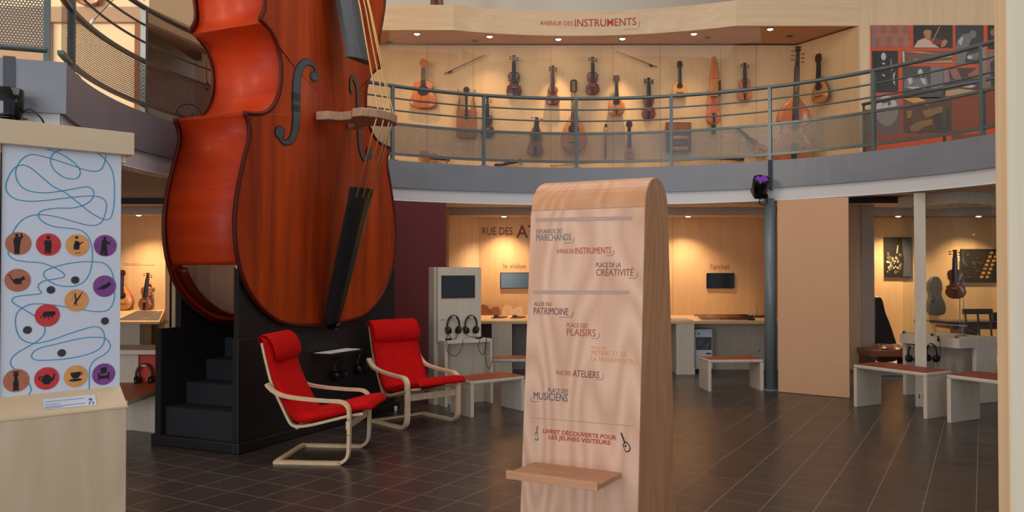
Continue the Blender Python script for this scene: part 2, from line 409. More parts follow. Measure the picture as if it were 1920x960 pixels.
# lettering on the header, following its curve
def on_header(px0, py0):
    p = None
    for i in range(400):
        a = aL + (aR - aL) * i / 400; q = pol(RH, a); d = ray(px0, py0)
        if abs(q.x / q.y - d.x / d.y) < 0.0012: p = (a, EYE + d.z * q.y / d.y); break
    return p
def header_map(a0, z0):
    return lambda x, y: tuple(pol(RH - 0.004, a0 - math.degrees(x / RH), z0 + y))
a, z = on_header(1014, 47)
b = MB(); text_to(b, 'AVENUE DES', 0.094, header_map(a, z), fit=0.51)
a, z = on_header(1079, 50)
text_to(b, 'INSTRUMENTS', 0.165, header_map(a, z), fit=0.94, bold=0.0012)
a2, z2 = on_header(1170, 55)
for pts in (((0.0, -0.005), (0.20, -0.005), (0.20, 0), (0.0, 0)), ((0.20, -0.005), (0.245, 0.03), (0.24, 0.035), (0.20, 0)), ((0.24, 0.03), (0.246, 0.03), (0.246, 0.13), (0.24, 0.13))):
    b.poly([header_map(a2, z2)(*p) for p in pts])
b.build('lettering', ink_red, hdr)

# showcase glazing, standing just behind the header
b = MB(); gp = [(x, y + 0.025) for x, y in hdr_path]
b.grid([[(x, y, H_UP), (x, y, SH + 0.01)] for x, y in gp], smooth=True)
struct('window_1', b, glass_m)

# ---- upper left: lit panels and the alcove behind the balcony rail
XL = [(-8.5, 11.9), (-5.46, 11.9)]
b = MB(); b.box(-8.5, -5.48, 11.9, 11.96, H_UP, SH); struct('wall_left_upper', b, cream_plaster)
b = MB(); b.box(-5.5, -5.40, 11.84, 12.0, H_UP, SH); struct('trim_6', b, brownwall)
b = MB(); b.prism([(-8.5, 11.8), (-5.3, 11.8), (-4.9, 13.4), (-3.2, 13.4), (-3.2, 13.5), (-5.0, 13.5), (-5.4, 11.9), (-8.5, 11.9)], SH, 5.36); struct('trim_7', b, taupe)
b = MB(); b.prism([(-8.5, 11.86), (-5.3, 11.86), (-4.9, 13.46), (-3.2, 13.46), (-3.2, 13.5), (-5.0, 13.5), (-5.4, 11.9), (-8.5, 11.9)], 5.36, 7.2); struct('wall_left_gallery', b, cream_plaster)
b = MB(); b.prism([(-5.42, 11.96), (-5.02, 13.44), (-5.02, 13.96), (-5.42, 13.96)], SH - 0.03, SH); b.box(-5.02, -4.4, 13.5, 13.96, SH - 0.03, SH); struct('ceiling_alcove', b, brownwall)
b = MB(); b.box(-5.42, -4.3, 13.9, 13.96, H_UP, SH); struct('wall_alcove', b, mat('alcove_paint', srgb(208, 182, 160), 0.8))
b = MB(); b.box(-5.10, -4.95, 13.36, 13.9, H_UP, SH - 0.03); struct('trim_8', b, brownwall)
b = MB(); b.box(-4.95, -3.2, 13.4, 13.46, H_UP, SH); struct('wall_gallery_return', b, cream_plaster)

b = MB(); b.box(-8.5, -6.72, 11.7, 11.88, H_UP, SH - .01); struct('wall_gallery_unlit', b, taupe)  # added panel: dimness of the unlit brown wall put into its taupe
b = MB(); b.box(-8.5, -6.70, 11.66, 11.7, H_UP, 3.7); struct('trim_20', b, brownwall)
area('alcove_fill', (-4.72, 13.62, SH - .06), (-4.72, 13.62, 0), 0.5, 0.3, 26, (1.0, 0.86, 0.70))  # unseen area light added to brighten the dark alcove
# ---- lower niches under the balcony
LH = 2.395                               # niche soffit
YN, YH = 13.5, 12.9
b = MB(); b.box(-0.55, 4.6, YN, YN + 0.05, 0, LH + 0.02); wall_low = struct('wall_back_lower', b, showwall)
b = MB(); b.prism([(-0.99, YH), (-0.55, YN), (-0.60, YN + 0.04), (-1.05, YH + 0.02)], 0, LH + 0.02); struct('wall_niche_return', b, birch)
b = MB(); b.box(-1.03, 4.3, YH - 0.06, YH, LH, 2.52); struct('trim_9', b, mat('pale_grey_header', srgb(182, 178, 176), 0.6))
b = MB(); b.box(-1.03, 4.6, YH, YN, LH + 0.005, LH + 0.04); struct('ceiling_niche', b, birch_h)
b = MB(); b.box(-1.06, -0.99, YH - 0.08, YH + 0.02, 0, 2.52); struct('trim_10', b, birch)
b = MB(); b.box(2.655, 2.663, YN - 0.003, YN + 0.01, 0.8, LH); b.box(1.0, 1.008, YN - 0.003, YN + 0.01, 0.8, LH); struct('trim_11', b, MATS['lining_seam'])
b = MB(); b.box(4.12, 5.42, 12.55, 12.6, 0, 2.52); struct('wall_divider_lower', b, birch)
# right-hand niche with the workshop scene
b = MB(); b.box(5.36, 5.55, 12.5, 13.0, 0, 2.52); struct('wall_pier_lower', b, mat('pale_pier_paint', srgb(190, 182, 174), .7))
b = MB(); b.box(5.55, 9.6, YH - 0.06, YH, LH, 2.52); struct('trim_12', b, MATS['pale_grey_header'])
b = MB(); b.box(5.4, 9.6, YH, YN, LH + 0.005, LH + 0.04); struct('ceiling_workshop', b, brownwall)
b = MB(); b.box(5.4, 9.6, YN, YN + 0.05, 0, LH + 0.02); struct('wall_workshop', b, wood('workshop_lining', srgb(206, 166, 116), srgb(220, 182, 132), (4, 4, 0.5), 0.6))
b = MB(); b.box(5.3, 9.6, 11.9, YN, 0, 0.09); struct('floor_workshop', b, fascia_white)
b = MB(); b.box(4.2, 9.6, 10.9, 10.94, 2.43, 2.52); struct('trim_13', b, mat('dark_track', srgb(46, 44, 46), 0.6))
# left-hand niche
b = MB(); b.box(-8.5, -5.62, 13.3, 13.35, 0, LH + 0.02); wall_lowl = struct('wall_left_lower', b, showwall)
b = MB(); b.prism([(-5.60, 13.3), (-5.42, 12.76), (-5.36, 12.78), (-5.54, 13.34)], 0, LH); struct('wall_left_return', b, showwall)
b = MB(); b.box(-8.5, -5.2, 12.70, 12.74, LH, 2.52); struct('trim_14', b, MATS['pale_grey_header'])
b = MB(); b.box(-8.5, -5.3, 12.74, 13.3, LH + 0.005, LH + 0.04); struct('ceiling_left_niche', b, birch_h)
b = MB(); b.box(-8.5, -3.9, 11.2, 11.25, 2.44, 2.52); struct('trim_15', b, MATS['dark_track'])
b = MB(); b.box(-5.3, -1.06, 12.72, 12.78, 0, 2.52); struct('wall_middle_lower', b, birch)

# end beams
end_beam(200, 'trim_16', 'trim_17'); end_beam(-20, 'trim_18', 'trim_19')

# ---------------------------------------------------------------- things of the building
# slim round column under the balcony
b = MB(); b.lathe([(0.075, 0), (0.075, 2.45)], 24, (3.31, 10.46, 0))
colo = tag(b.build('column', columnm, smooth=True), 'round slate grey steel column between the bow counter and the beige screen', 'column', kind='structure')
b = MB(); b.lathe([(0.11, 0), (0.11, 0.012), (0.08, 0.016)], 24, (3.31, 10.46, 0)); b.build('base_plate', columnm, colo)

# the balcony railing
rail = thing('balcony_railing', 'curved grey green balcony railing with perforated steel panels along the round upper floor', 'railing', pol(R + 0.05, 90, H_UP))
inv = Matrix.Translation(-Vector(rail.location))
def railpart(name, mb, m=railm, **k):
    mb.v = [tuple(inv @ Vector(v)) for v in mb.v]; return mb.build(name, m, rail, **k)
RR = R + 0.05
b = MB(); b.tube(arc(RR, H_UP + 0.955, A0, A1 - 2, 120), 0.024, 10); railpart('handrail', b)
for z in (0.80, 0.645): b = MB(); b.tube(arc(RR, H_UP + z, A0, A1 - 2, 120), 0.011, 8); railpart('bar', b)
posts = [21.5 + 17.35 * i for i in range(-2, 9)] + [175.4, 195.0]
for d in posts:
    b = MB(); p = pol(RR, d, H_UP); t = Vector((-math.sin(math.radians(d)), math.cos(math.radians(d)), 0)); n = Vector((math.cos(math.radians(d)), math.sin(math.radians(d)), 0))
    b.M = Matrix(((t.x, n.x, 0, p.x), (t.y, n.y, 0, p.y), (0, 0, 1, p.z), (0, 0, 0, 1)))
    b.box(-0.02, 0.02, -0.024, 0.024, -0.01, 0.945); b.box(-0.06, 0.06, -0.05, 0.03, -0.002, 0.008); railpart('post', b)
def perf_sheet(path, z0, z1):
    """sheet with a UV in metres so that the holes keep their size"""
    b = MB(); rows = [[(x, y, z0), (x, y, z1)] for x, y in path]; b.grid(rows, smooth=True)
    L = [0]
    for i in range(1, len(path)): L.append(L[-1] + math.dist(path[i], path[i - 1]))
    return b, L
def set_uv(o, L, z0, z1):
    me = o.data; uv = me.uv_layers.new(name='UVMap')
    for lp in me.loops:
        vi = lp.vertex_index; uv.data[lp.index].uv = (L[vi // 2] + 10, (z1 if vi % 2 else z0))
ends = posts + [199.5]
for i in range(len(ends) - 1):
    d0, d1 = ends[i], ends[i + 1]
    pth = [(p[0], p[1]) for p in arc(RR - 0.004, 0, d0, d1, 10)]
    b, L = perf_sheet(pth, H_UP + 0.09, H_UP + 0.475); L = [q + i * 1.287 for q in L]
    o = railpart('perforated_panel', b, perf_m); set_uv(o, L, 0.09, 0.475)
for z, nm in ((0.475, 'top_flange'), (0.085, 'bottom_flange')):
    b = MB(); b.grid([[tuple(pol(RR + e, a, H_UP + z + f)) for e, f in ((-0.02, -0.014), (0.02, -0.014), (0.02, 0.014), (-0.02, 0.014))] for a in [A0 + (199.5 - A0) * k / 120 for k in range(121)]], closed=True, smooth=False, cap=True)
    railpart(nm, b)
# straight railing over the left beam
sr = thing('landing_railing', 'straight perforated steel railing panel above the grey beam at upper left', 'railing', pol(R + 0.12, 200, H_UP), math.radians(200))
b, L = perf_sheet([(0.02, 0.03), (3.0, 0.03)], 0.08, 0.95); o = b.build('perforated_panel', perf_m, sr); set_uv(o, L, 0.08, 0.95)
b = MB(); b.tube([(0, 0.03, 0.075), (3.0, 0.03, 0.075)], 0.02); b.build('bottom_flange', railm, sr)
b = MB(); b.tube([(0, 0.03, 0.955), (3.0, 0.03, 0.955)], 0.024); b.build('handrail', railm, sr)
for x in (0.0, 1.3, 2.6): b = MB(); b.box(x - 0.02, x + 0.02, 0.02, 0.035, 0, 0.95); b.build('post', railm, sr)
# handrail of the stair behind, upper right
s0, s1 = atZ(1617, 196, 3.8), atZ(1880, 143, 3.8)
st = thing('stair_handrail', 'grey steel handrail on posts rising in front of the orange photo collage', 'handrail', (s0.x, s0.y, H_UP))
d = s1 - s0
b = MB(); b.tube([(0, 0, 0.87), tuple(Vector((d.x, d.y, 0.87)))], 0.022); b.build('handrail', railm, st)
for k in (0.01, 0.62, 0.99): b = MB(); b.tube([(d.x * k, d.y * k, 0), (d.x * k, d.y * k, 0.87)], 0.018); b.build('post', railm, st)
b = MB(); b.tube([(0, 0, 0.30), (d.x, d.y, 0.30)], 0.012); b.build('bar', railm, st)
b = MB(); b.box(0.01, 0.13, -0.01, 0.01, 0.02, 0.80); b.build('end_panel', brownwall, st)

# ================================================================ the giant double bass and its black stair box
BO = Vector((-1.8088, 7.8982, 0)); BRZ = math.atan2(0.90812, 0.4187)
bass = thing('giant_double_bass', 'giant orange red double bass standing in the black stair box', 'double bass', BO, BRZ)
def closed_outline(segs, k=7):
    """segs: half outlines between sharp corners, bottom to top, right side; mirrored and closed"""
    right = []
    for sg in segs: right += [(p.x, p.y) for p in catmull([(a, c, 0) for a, c in sg], k)][:-1]
    right.append(segs[-1][-1])
    left = [(-x, h) for x, h in reversed(right) if x > 1e-4]
    return right, right + left
low = [(0, 1.02), (.35, 1.03), (.68, 1.09), (.98, 1.29), (1.15, 1.55), (1.215, 1.86), (1.195, 2.15), (1.12, 2.45), (1.055, 2.66), (1.06, 2.78), (1.108, 2.872)]
cb = [(1.108, 2.872), (.97, 2.885), (.83, 2.93), (.715, 3.05), (.655, 3.22), (.66, 3.42), (.72, 3.57), (.81, 3.66), (.933, 3.719)]
up = [(.933, 3.719), (.875, 3.83), (.885, 4.0), (.95, 4.22), (1.0, 4.47), (.985, 4.75), (.87, 5.0), (.62, 5.17), (.3, 5.25), (.13, 5.36), (0, 5.37)]
_, OUT = closed_outline([low, cb, up])
HC = 3.02
def ray_out(a):
    """how far the outline lies from the middle in this direction"""
    best = 0.0; n = len(OUT); dx, dy = math.cos(a), math.sin(a)
    for i in range(n):
        x0, y0 = OUT[i]; x1, y1 = OUT[(i + 1) % n]; y0 -= HC; y1 -= HC
        den = dx * (y1 - y0) - dy * (x1 - x0)
        if abs(den) < 1e-9: continue
        t = (x0 * (y1 - y0) - y0 * (x1 - x0)) / den; u = (x0 * dy - y0 * dx) / den
        if t > 0 and -1e-6 <= u <= 1 + 1e-6: best = max(best, t)
    return best
def soft(a): return 1 / math.sqrt((math.cos(a) / .60) ** 2 + (math.sin(a) / 1.9) ** 2)
def ring_len(r, O, E): k = r ** 7; return r * (k * O + (1 - k) * E)
def ratio(s, h):
    a = math.atan2(h - HC, s); O = ray_out(a); E = soft(a); d = math.hypot(s, h - HC); lo, hi = 0.0, 1.2
    for _ in range(30):
        m = (lo + hi) / 2
        if ring_len(m, O, E) < d: lo = m
        else: hi = m
    return lo
ARCH = 0.125
def prof(r): r = min(1, r); return ARCH * (0.5 + 0.5 * math.cos(PI * r)) ** 0.75
def belly(s, h): return -prof(ratio(s, h)) - 0.012
def plate(sign, y0):
    rows = []
    for r in (1, .985, .96, .92, .86, .78, .68, .56, .42, .28, .14, .02):
        row = []
        for x, h in OUT:
            d = math.hypot(x, h - HC); k = ring_len(r, d, soft(math.atan2(h - HC, x))) / d
            row.append((x * k, y0 + sign * (prof(r) if r < 1 else 0), HC + (h - HC) * k))
        rows.append(row)
    return rows
RIB = 0.79
b = MB(); b.grid(plate(-1, -0.012), closed=True, smooth=True); b.add(plate(-1, -0.012)[-1], [tuple(range(len(OUT)))])
b.grid([[(x, -0.012, h) for x, h in OUT], [(x * .97, 0.03, HC + (h - HC) * .97) for x, h in OUT]], closed=True)
b.build('belly', varnish, bass)
b = MB(); b.grid(plate(1, RIB + 0.012), closed=True, smooth=True); b.build('back_plate', varnish_rib, bass)
b = MB(); b.grid([[(x, RIB - 0.03, h) for x, _, h in row] for row in plate(1, 0)[1:]], closed=True, smooth=False); b.build('inner_back', bass_inside, bass)
for nm, y in (('front_edge', -0.008), ('rear_edge', RIB + 0.008)):
    b = MB(); b.tube([(x, y, h) for x, h in OUT], 0.019, 8, closed=True); b.build(nm, varnish_edge, bass)
# ribs, left open where the stair enters
INS = [(x * .975, HC + (h - HC) * .975) for x, h in OUT]
opn = [i for i, (x, h) in enumerate(INS) if x < 0.02 and h < 1.56]
n = len(INS); i0 = max(opn); seq = [(i0 + 1 + k) % n for k in range(n)]
run = [i for i in seq if i not in opn]
# end the rib sheets level with the top of the opening
last = opn[0]
b = MB(); ribs = []
pts = [INS[i] for i in run]
corner = lambda p: min(math.dist(p, (sx * cx0 * .975, HC + (h0 - HC) * .975)) for sx in (-1, 1) for cx0, h0 in ((1.108, 2.872), (.933, 3.719))) < 1e-4
runs = [[]]
for p in pts:
    runs[-1].append(p)
    if corner(p): runs.append([p])
for rn in runs:
    b = MB(); b.grid([[(x, 0.0, h) for x, h in rn], [(x, RIB * .5, h) for x, h in rn], [(x, RIB, h) for x, h in rn]], smooth=True)
    o = b.build('rib', varnish_rib, bass); md = o.modifiers.new('thick', 'SOLIDIFY'); md.thickness = 0.012
po = [INS[i] for i in sorted(opn) if i > 5] + [INS[0]]
b = MB(); b.grid([[(x, RIB - 0.13, h) for x, h in po], [(x, RIB, h) for x, h in po]], smooth=True)
o = b.build('entry_rib', varnish_edge, bass); md = o.modifiers.new('thick', 'SOLIDIFY'); md.thickness = 0.03
# f holes
def ribbon_on_belly(path, width, off):
    rows = []
    for i, p in enumerate(path):
        a = path[max(i - 1, 0)]; c = path[min(i + 1, len(path) - 1)]; t = Vector((c[0] - a[0], c[1] - a[1])).normalized(); nn = Vector((-t.y, t.x)); w = width[i] / 2
        row = []
        for q in (-1, -.5, 0, .5, 1):
            s, h = p[0] + nn.x * w * q, p[1] + nn.y * w * q; row.append((s, belly(s, h) - off, h))
        rows.append(row)
    return rows
fp = [(-.285, 3.345), (-.265, 3.40), (-.30, 3.455), (-.375, 3.465), (-.45, 3.39), (-.475, 3.27), (-.485, 3.10), (-.49, 2.93), (-.51, 2.80), (-.56, 2.71), (-.635, 2.685), (-.685, 2.715), (-.70, 2.77)]
def fhole(mir):
    path = [(p.x * mir, p.y) for p in catmull([(a, c, 0) for a, c in fp], 5)]
    m = len(path)
    wv = [0.022 + 0.056 * math.sin(PI * min(1, max(0, (i / (m - 1) - .12) / .76))) for i in range(m)]
    b = MB(); b.grid(ribbon_on_belly(path, [w + 0.02 for w in wv], 0.004), smooth=True)
    for (s, h), rr in (((-.29, 3.345), .050), ((-.69, 2.765), .064)):
        b.add([((s + rr * math.cos(t)) * mir, belly((s + rr * math.cos(t)) * mir, h + rr * math.sin(t)) - 0.005, h + rr * math.sin(t)) for t in [2 * PI * k / 20 for k in range(20)]], [tuple(range(20))])
    f = b.build('f_hole', ebony, bass)
    b = MB(); b.grid(ribbon_on_belly(path, [max(.010, w) for w in wv], 0.009), smooth=True)
    for (s, h), rr in (((-.29, 3.345), .038), ((-.69, 2.765), .052)):
        b.add([((s + rr * math.cos(t)) * mir, belly((s + rr * math.cos(t)) * mir, h + rr * math.sin(t)) - 0.010, h + rr * math.sin(t)) for t in [2 * PI * k / 20 for k in range(20)]], [tuple(range(20))])
    b.build('opening', ebony_grey, f)
    b = MB()
    for h0, h1 in ((3.09, 3.16), (2.99, 3.05)): b.grid(ribbon_on_belly([(-.485 * mir, h0), (-.485 * mir, h1)], [.075, .075], 0.013), smooth=False)
    b.build('notch', ebony, f)
fhole(1); fhole(-1)
# fingerboard, neck, tailpiece, bridge, strings
fy = lambda h: -0.40 + 0.23 * (h - 3.55)
b = MB(); rows = []
for h, w in ((3.53, .165), (5.4, .12), (6.5, .10)):
    rows.append([(w * x, fy(h) + d, h) for x, d in ((-1, .05), (-1, .0), (-.7, -.035), (-.35, -.055), (0, -.062), (.35, -.055), (.7, -.035), (1, 0), (1, .05))])
b.grid(rows, closed=True, smooth=False, cap=True); b.build('fingerboard', ebony_grey, bass)
b = MB(); b.grid([[(w * x, fy(h) + d, h) for x, d in ((-1, .05), (1, .05), (.8, .2), (0, .26), (-.8, .2))] for h, w in ((5.2, .14), (6.6, .10))], closed=True, cap=True)
b.grid([[(.09 * x, fy(h) + d, h) for x, d in ((-1, .03), (1, .03), (1, .2), (-1, .2))] for h in (6.6, 6.85)], closed=True, cap=True, smooth=False)
b.tube([(-.12, .27, 6.93), (.12, .27, 6.93)], 0.12, 16); b.build('neck', varnish_rib, bass)
tl = [(2.31, .175, -.43), (2.20, .172, -.41), (1.6, .145, -.24), (1.10, .12, -.10), (1.02, .10, -.08)]
b = MB(); b.grid([[(w * x, y - d, h) for x, d in ((-1, -.02), (-1, .01), (-.6, .04), (0, .055), (.6, .04), (1, .01), (1, -.02))] for h, w, y in tl], closed=True, smooth=False, cap=True)
b.build('tailpiece', ebony, bass)
b = MB(); b.tube([(0, -0.05, 0.985), (0, -0.15, 1.0), (0, -.17, 1.03)], 0.03, 10); b.build('end_button', blk_gloss, bass)
hb0, hb1 = 2.935, 3.015
bp = [(-.36, -.10), (-.34, -.22), (-.22, -.30), (-.24, -.42), (-.34, -.50), (-.35, -.60), (-.20, -.69), (0, -.715), (.20, -.69), (.35, -.60), (.34, -.50), (.24, -.42), (.22, -.30), (.34, -.22), (.36, -.10), (.20, -.12), (.17, -.22), (0, -.30), (-.17, -.22), (-.20, -.12)]
b = MB(); b.prism([(x * .84, y - .02) for x, y in bp], hb0, hb1, 'xyz'); b.build('bridge', bridgewood, bass, bevel=0.008)
for s0, s1, s2, yb in ((-.15, -.13, -.055, -.705), (-.05, -.045, -.02, -.72), (.06, .05, .02, -.715), (.15, .13, .055, -.69)):
    b = MB(); b.tube([(s0 * .8, -.47 + abs(s0) * .15, 2.22), (s0 * .95, yb, 3.0), (s1 * .8, yb + .233, 4.0), (s2, fy(6.4) - 0.06, 6.4)], 0.0075, 6); b.build('string', string_m, bass)

l = bpy.data.lights.new('inner_lamp', 'POINT'); l.energy = 11; l.color = (1, .88, .74); l.shadow_soft_size = .08
o = bpy.data.objects.new('inner_lamp', l); COL.objects.link(o); o.parent = bass; o.location = (.1, .22, 2.1)
# the stair box, in the bass's own axes; it is a thing of its own
box = thing('stair_box', 'black painted stair box that carries the giant double bass', 'platform', BO, BRZ)
XL_, XR_ = -1.143, 1.27          # along the front
BK = 0.95
b = MB(); b.box(XL_, XR_, 0.012, 0.08, 0, 0.955); b.build('front_panel', black_paint, box, bevel=0.006)
# upper front wall with the round cut for the bass
cut = [(x * 0.97, HC + (h - HC) * 0.97) for x, h in OUT if h < 1.575]
cutl = sorted([p for p in cut], key=lambda p: p[0])
poly = [(XL_ + 0.012, 0.955), (XR_ - 0.012, 0.955), (XR_ - 0.012, 1.56)] + [p for p in reversed(cutl) if p[1] < 1.555] + [(XL_ + 0.012, 1.56)]
b = MB(); b.prism(poly, 0.02, 0.075, 'xzy'); b.build('upper_front_panel', black_paint, box)
b = MB(); b.box(XL_ + 0.20, XR_, BK - 0.07, BK, 0, 1.565); b.box(XL_ - 0.02, XL_ + 0.202, BK - 0.07, BK, 0, 1.02); b.build('rear_panel', black_paint, box)
b = MB(); b.box(XR_ - 0.05, XR_, 0.08, BK - 0.07, 0, 1.56); b.build('end_panel', black_paint, box)
for i in range(5):
    x = XL_ + 0.03 + 0.235 * i
    b = MB(); b.box(x, (XR_ - 0.05) if i == 4 else x + 0.26, 0.08, BK - 0.07, 0 if i == 0 else 0.33 + 0.187 * (i - 1) - 0.02, min(0.953, 0.33 + 0.187 * i)); b.build('step', black_step, box, bevel=0.008)
b = MB(); b.box(XL_ - 0.04, XR_ + 0.02, -0.03, 0.012, 0, 0.09); b.box(XL_ - 0.04, XL_ + 0.0, 0.012, BK + 0.03, 0, 0.09); b.build('plinth', black_paint, box, bevel=0.01)
b = MB(); b.tube([(XL_ + .12, 0.02, 1.57), (XL_ + .1, .05, 1.58), (XL_ + .06, .06, 1.565), (XL_ + .02, .05, 1.58), (XL_ + .0, .03, 1.555)], 0.011, 6); b.build('tape_scrap', paper, box)

# ================================================================ headphones
def headphones(name, label, loc, rz, group=None, w=0.075, tilt=0.0):
    t = thing(name, label, 'headphones', loc, rz, group)
    b = MB(); b.tube([(w * math.cos(a), 0, 0.105 * math.sin(a) - 0.105) for a in [PI * (1.08 - 1.16 * k / 20) for k in range(21)]], 0.0075, 8, flat=1.6); b.build('headband', blk_plastic, t)
    for s in (-1, 1):
        b = MB(); b.M = Matrix.Translation((s * w * 0.93, 0, -0.165)) @ Matrix.Rotation(s * 0.2, 4, 'Y') @ Matrix.Rotation(PI / 2, 4, 'Y')
        b.lathe([(0.028, -0.02), (0.044, -0.016), (0.046, 0.0), (0.04, 0.016), (0.022, 0.02)], 18); c = b.build('ear_cup', blk_plastic, t, smooth=True)
        b = MB(); b.M = Matrix.Translation((s * w * 0.93 - s * 0.022, 0, -0.165)) @ Matrix.Rotation(s * 0.2, 4, 'Y') @ Matrix.Rotation(PI / 2, 4, 'Y')
        b.lathe([(0.034, -0.012), (0.042, 0), (0.034, 0.012)], 18); b.build('ear_pad', blk_foam, t, smooth=True)
    return t
def cable(t, pts, r=0.003, name='cable', m=None):
    b = MB(); b.tube(catmull(pts, 6), r, 6); return b.build(name, m or blk_plastic, t)
def bass_front(x, z, out=0.0):
    c, s = math.cos(BRZ), math.sin(BRZ); return Vector((BO.x + c * x + s * out, BO.y + s * x - c * out, z))
nW = Vector((math.sin(BRZ), -math.cos(BRZ), 0))
for px, py, lab in ((637, 672, 'black headphones hanging on the black box beneath the white sheet'), (679, 662, 'black headphones hanging on the black box beside the farther red armchair')):
    p = on_plane(px, py, BO + nW * 0.03, nW); h = headphones('headphones', lab, (p.x, p.y, p.z), BRZ, 'headphones on the black box')
    b = MB(); b.box(-0.02, 0.02, -0.02, 0.06, -0.012, -0.004); b.build('hook', blk_plastic, h)
    cable(h, [(0.07, 0, -.2), (0.09, .0, -.3), (0.05, .01, -.42), (0, .02, -.5)])
p0 = on_plane(585, 660, BO + nW * 0.0, nW); p1 = on_plane(646, 660, BO + nW * 0.0, nW)
sh = thing('paper_sheet_shelf', 'white paper sheet lying on a small black shelf of the black box', 'shelf', p0, BRZ)
Ls = (p1 - p0).length
b = MB(); b.box(0.0, Ls + .02, -0.20, 0.012, -0.03, -0.012); b.build('shelf_board', black_paint, sh)
ps = thing('paper_sheet', 'white information sheet lying flat beside the near red armchair', 'paper', (p0.x, p0.y, p0.z - 0.0115), BRZ)
b = MB(); b.box(0.01, Ls, -0.19, -0.02, 0, 0.004); b.build('sheet', paper, ps)
sh['label'] = 'small black shelf on the black box that holds the white sheet'

# ================================================================ the two red armchairs
def armchair(label, loc, rz):
    t = thing('armchair', label, 'armchair', loc, rz, 'red cantilever armchairs')
    for s in (-1, 1):
        y0, y1 = (s * 0.34, s * 0.285) if s > 0 else (-0.285, -0.34)
        y0, y1 = min(y0, y1), max(y0, y1)
        loop = [(-.31, .0), (.18, .0), (.24, .008), (.285, .04), (.305, .09), (.31, .2), (.31, .40), (.303, .45), (.275, .49), (.22, .51), (.1, .515), (-.1, .53), (-.25, .555), (-.33, .60), (-.365, .64)]
        pts = [(p.x, p.y) for p in catmull([(a, c, 0) for a, c in loop], 4)]
        b = MB(); b.strip(pts, y0, y1, 0.024); b.build('arm_loop', chairwood, t, bevel=0.004)
        y0 = s * 0.275; y1 = s * 0.225
        back = [(-.445, .95), (-.41, .80), (-.36, .62), (-.28, .45), (-.215, .32), (-.18, .285), (-.13, .275), (-.02, .29), (.16, .335), (.30, .37), (.40, .385)]
        pts = [(p.x, p.y) for p in catmull([(a, c, 0) for a, c in back], 4)]
        b = MB(); b.strip(pts, min(y0, y1), max(y0, y1), 0.022); b.build('seat_frame', chairwood, t, bevel=0.004)
        for (x, z) in ((.318, .24), (.318, .36)):
            b = MB(); b.M = Matrix.Translation((.298, s * .3415, z)) @ Matrix.Rotation(PI / 2, 4, 'X'); b.lathe([(.007, -.002), (.007, .002)], 10); b.build('bolt', nickel, t)
    for nm, bx in (('base_rail', (-.315, -.265, -.285, .285, .002, .026)), ('front_rail', (.262, .284, -.286, .286, .27, .335)), ('back_rail', (-.385, -.365, -.225, .225, .55, .60)), ('top_rail', (-.448, -.43, -.225, .225, .885, .935)), ('seat_rail', (-.17, -.145, -.225, .225, .255, .285))):
        b = MB(); b.box(*bx); b.build(nm, chairwood, t, bevel=0.003)
    # cushion: one quilted pad along back and seat
    cu = [(-.445, 1.0), (-.41, .86), (-.36, .68), (-.29, .52), (-.215, .385), (-.15, .315), (-.06, .31), (.08, .34), (.25, .385), (.38, .415), (.46, .425)]
    pts = [(p.x, p.y) for p in catmull([(a, c, 0) for a, c in cu], 3)]
    rows = []; m = len(pts)
    for i in range(m):
        a = Vector(pts[max(i - 1, 0)]); c = Vector(pts[min(i + 1, m - 1)]); tt = (c - a).normalized(); nn = Vector((-tt.y, tt.x)); p = Vector(pts[i])
        e = min(1, i / 1.5, (m - 1 - i) / 1.5); th = 0.02 + 0.055 * e ** .5
        ring = []
        for yy, f in ((-.275, .15), (-.285, .5), (-.275, .85), (-.2, 1.0), (-.07, 1.03), (.07, 1.03), (.2, 1.0), (.275, .85), (.285, .5), (.275, .15), (.2, 0), (-.2, 0)):
            q = p + nn * (th * f) * 1.0; ring.append((q.x, yy, q.y))
        rows.append(ring)
    b = MB(); b.grid(rows, closed=True, smooth=True, cap=True); cus = b.build('cushion', redcloth, t)
    # head pillow folded over the top
    hp = [(-.452, .93), (-.455, .975), (-.445, 1.0), (-.415, 1.008), (-.382, .985), (-.352, .92), (-.327, .84), (-.318, .79)]
    th = [.008, .012, .016, .022, .04, .06, .055, .015]
    rows = []
    ptsv = [Vector(q) for q in hp]; m = len(hp)
    for i in range(m):
        a = ptsv[max(i - 1, 0)]; c = ptsv[min(i + 1, m - 1)]; tt = (c - a).normalized(); nn = Vector((-tt.y, tt.x)); p = ptsv[i]
        ring = []
        for yy, f in ((-.278, .2), (-.29, .5), (-.278, .85), (-.18, 1.0), (0, 1.05), (.18, 1.0), (.278, .85), (.29, .5), (.278, .2), (.18, 0), (-.18, 0)):
            q = p + nn * th[i] * f; ring.append((q.x, yy, q.y))
        rows.append(ring)
    b = MB(); b.grid(rows, closed=True, smooth=True, cap=True); b.build('head_pillow', redcloth, cus, subsurf=1)
    return t
armchair('red cushioned bentwood armchair seen from the side at the corner of the black box', (-1.56, 6.81, 0.0), math.radians(-4.6))
armchair('red cushioned bentwood armchair facing out beside the screen tower', (-0.98, 8.29, 0.0), math.radians(-47))
p = atZ(742, 771, 0.0)
b = MB(); b.lathe([(0.012, 0), (0.018, 0.004), (0.018, 0.05), (0.012, 0.056)], 14, (p.x, p.y, 0)); 
cap_o = tag(b.build('bottle_cap', paper), 'small white cap on the floor under the farther red armchair', 'cap')

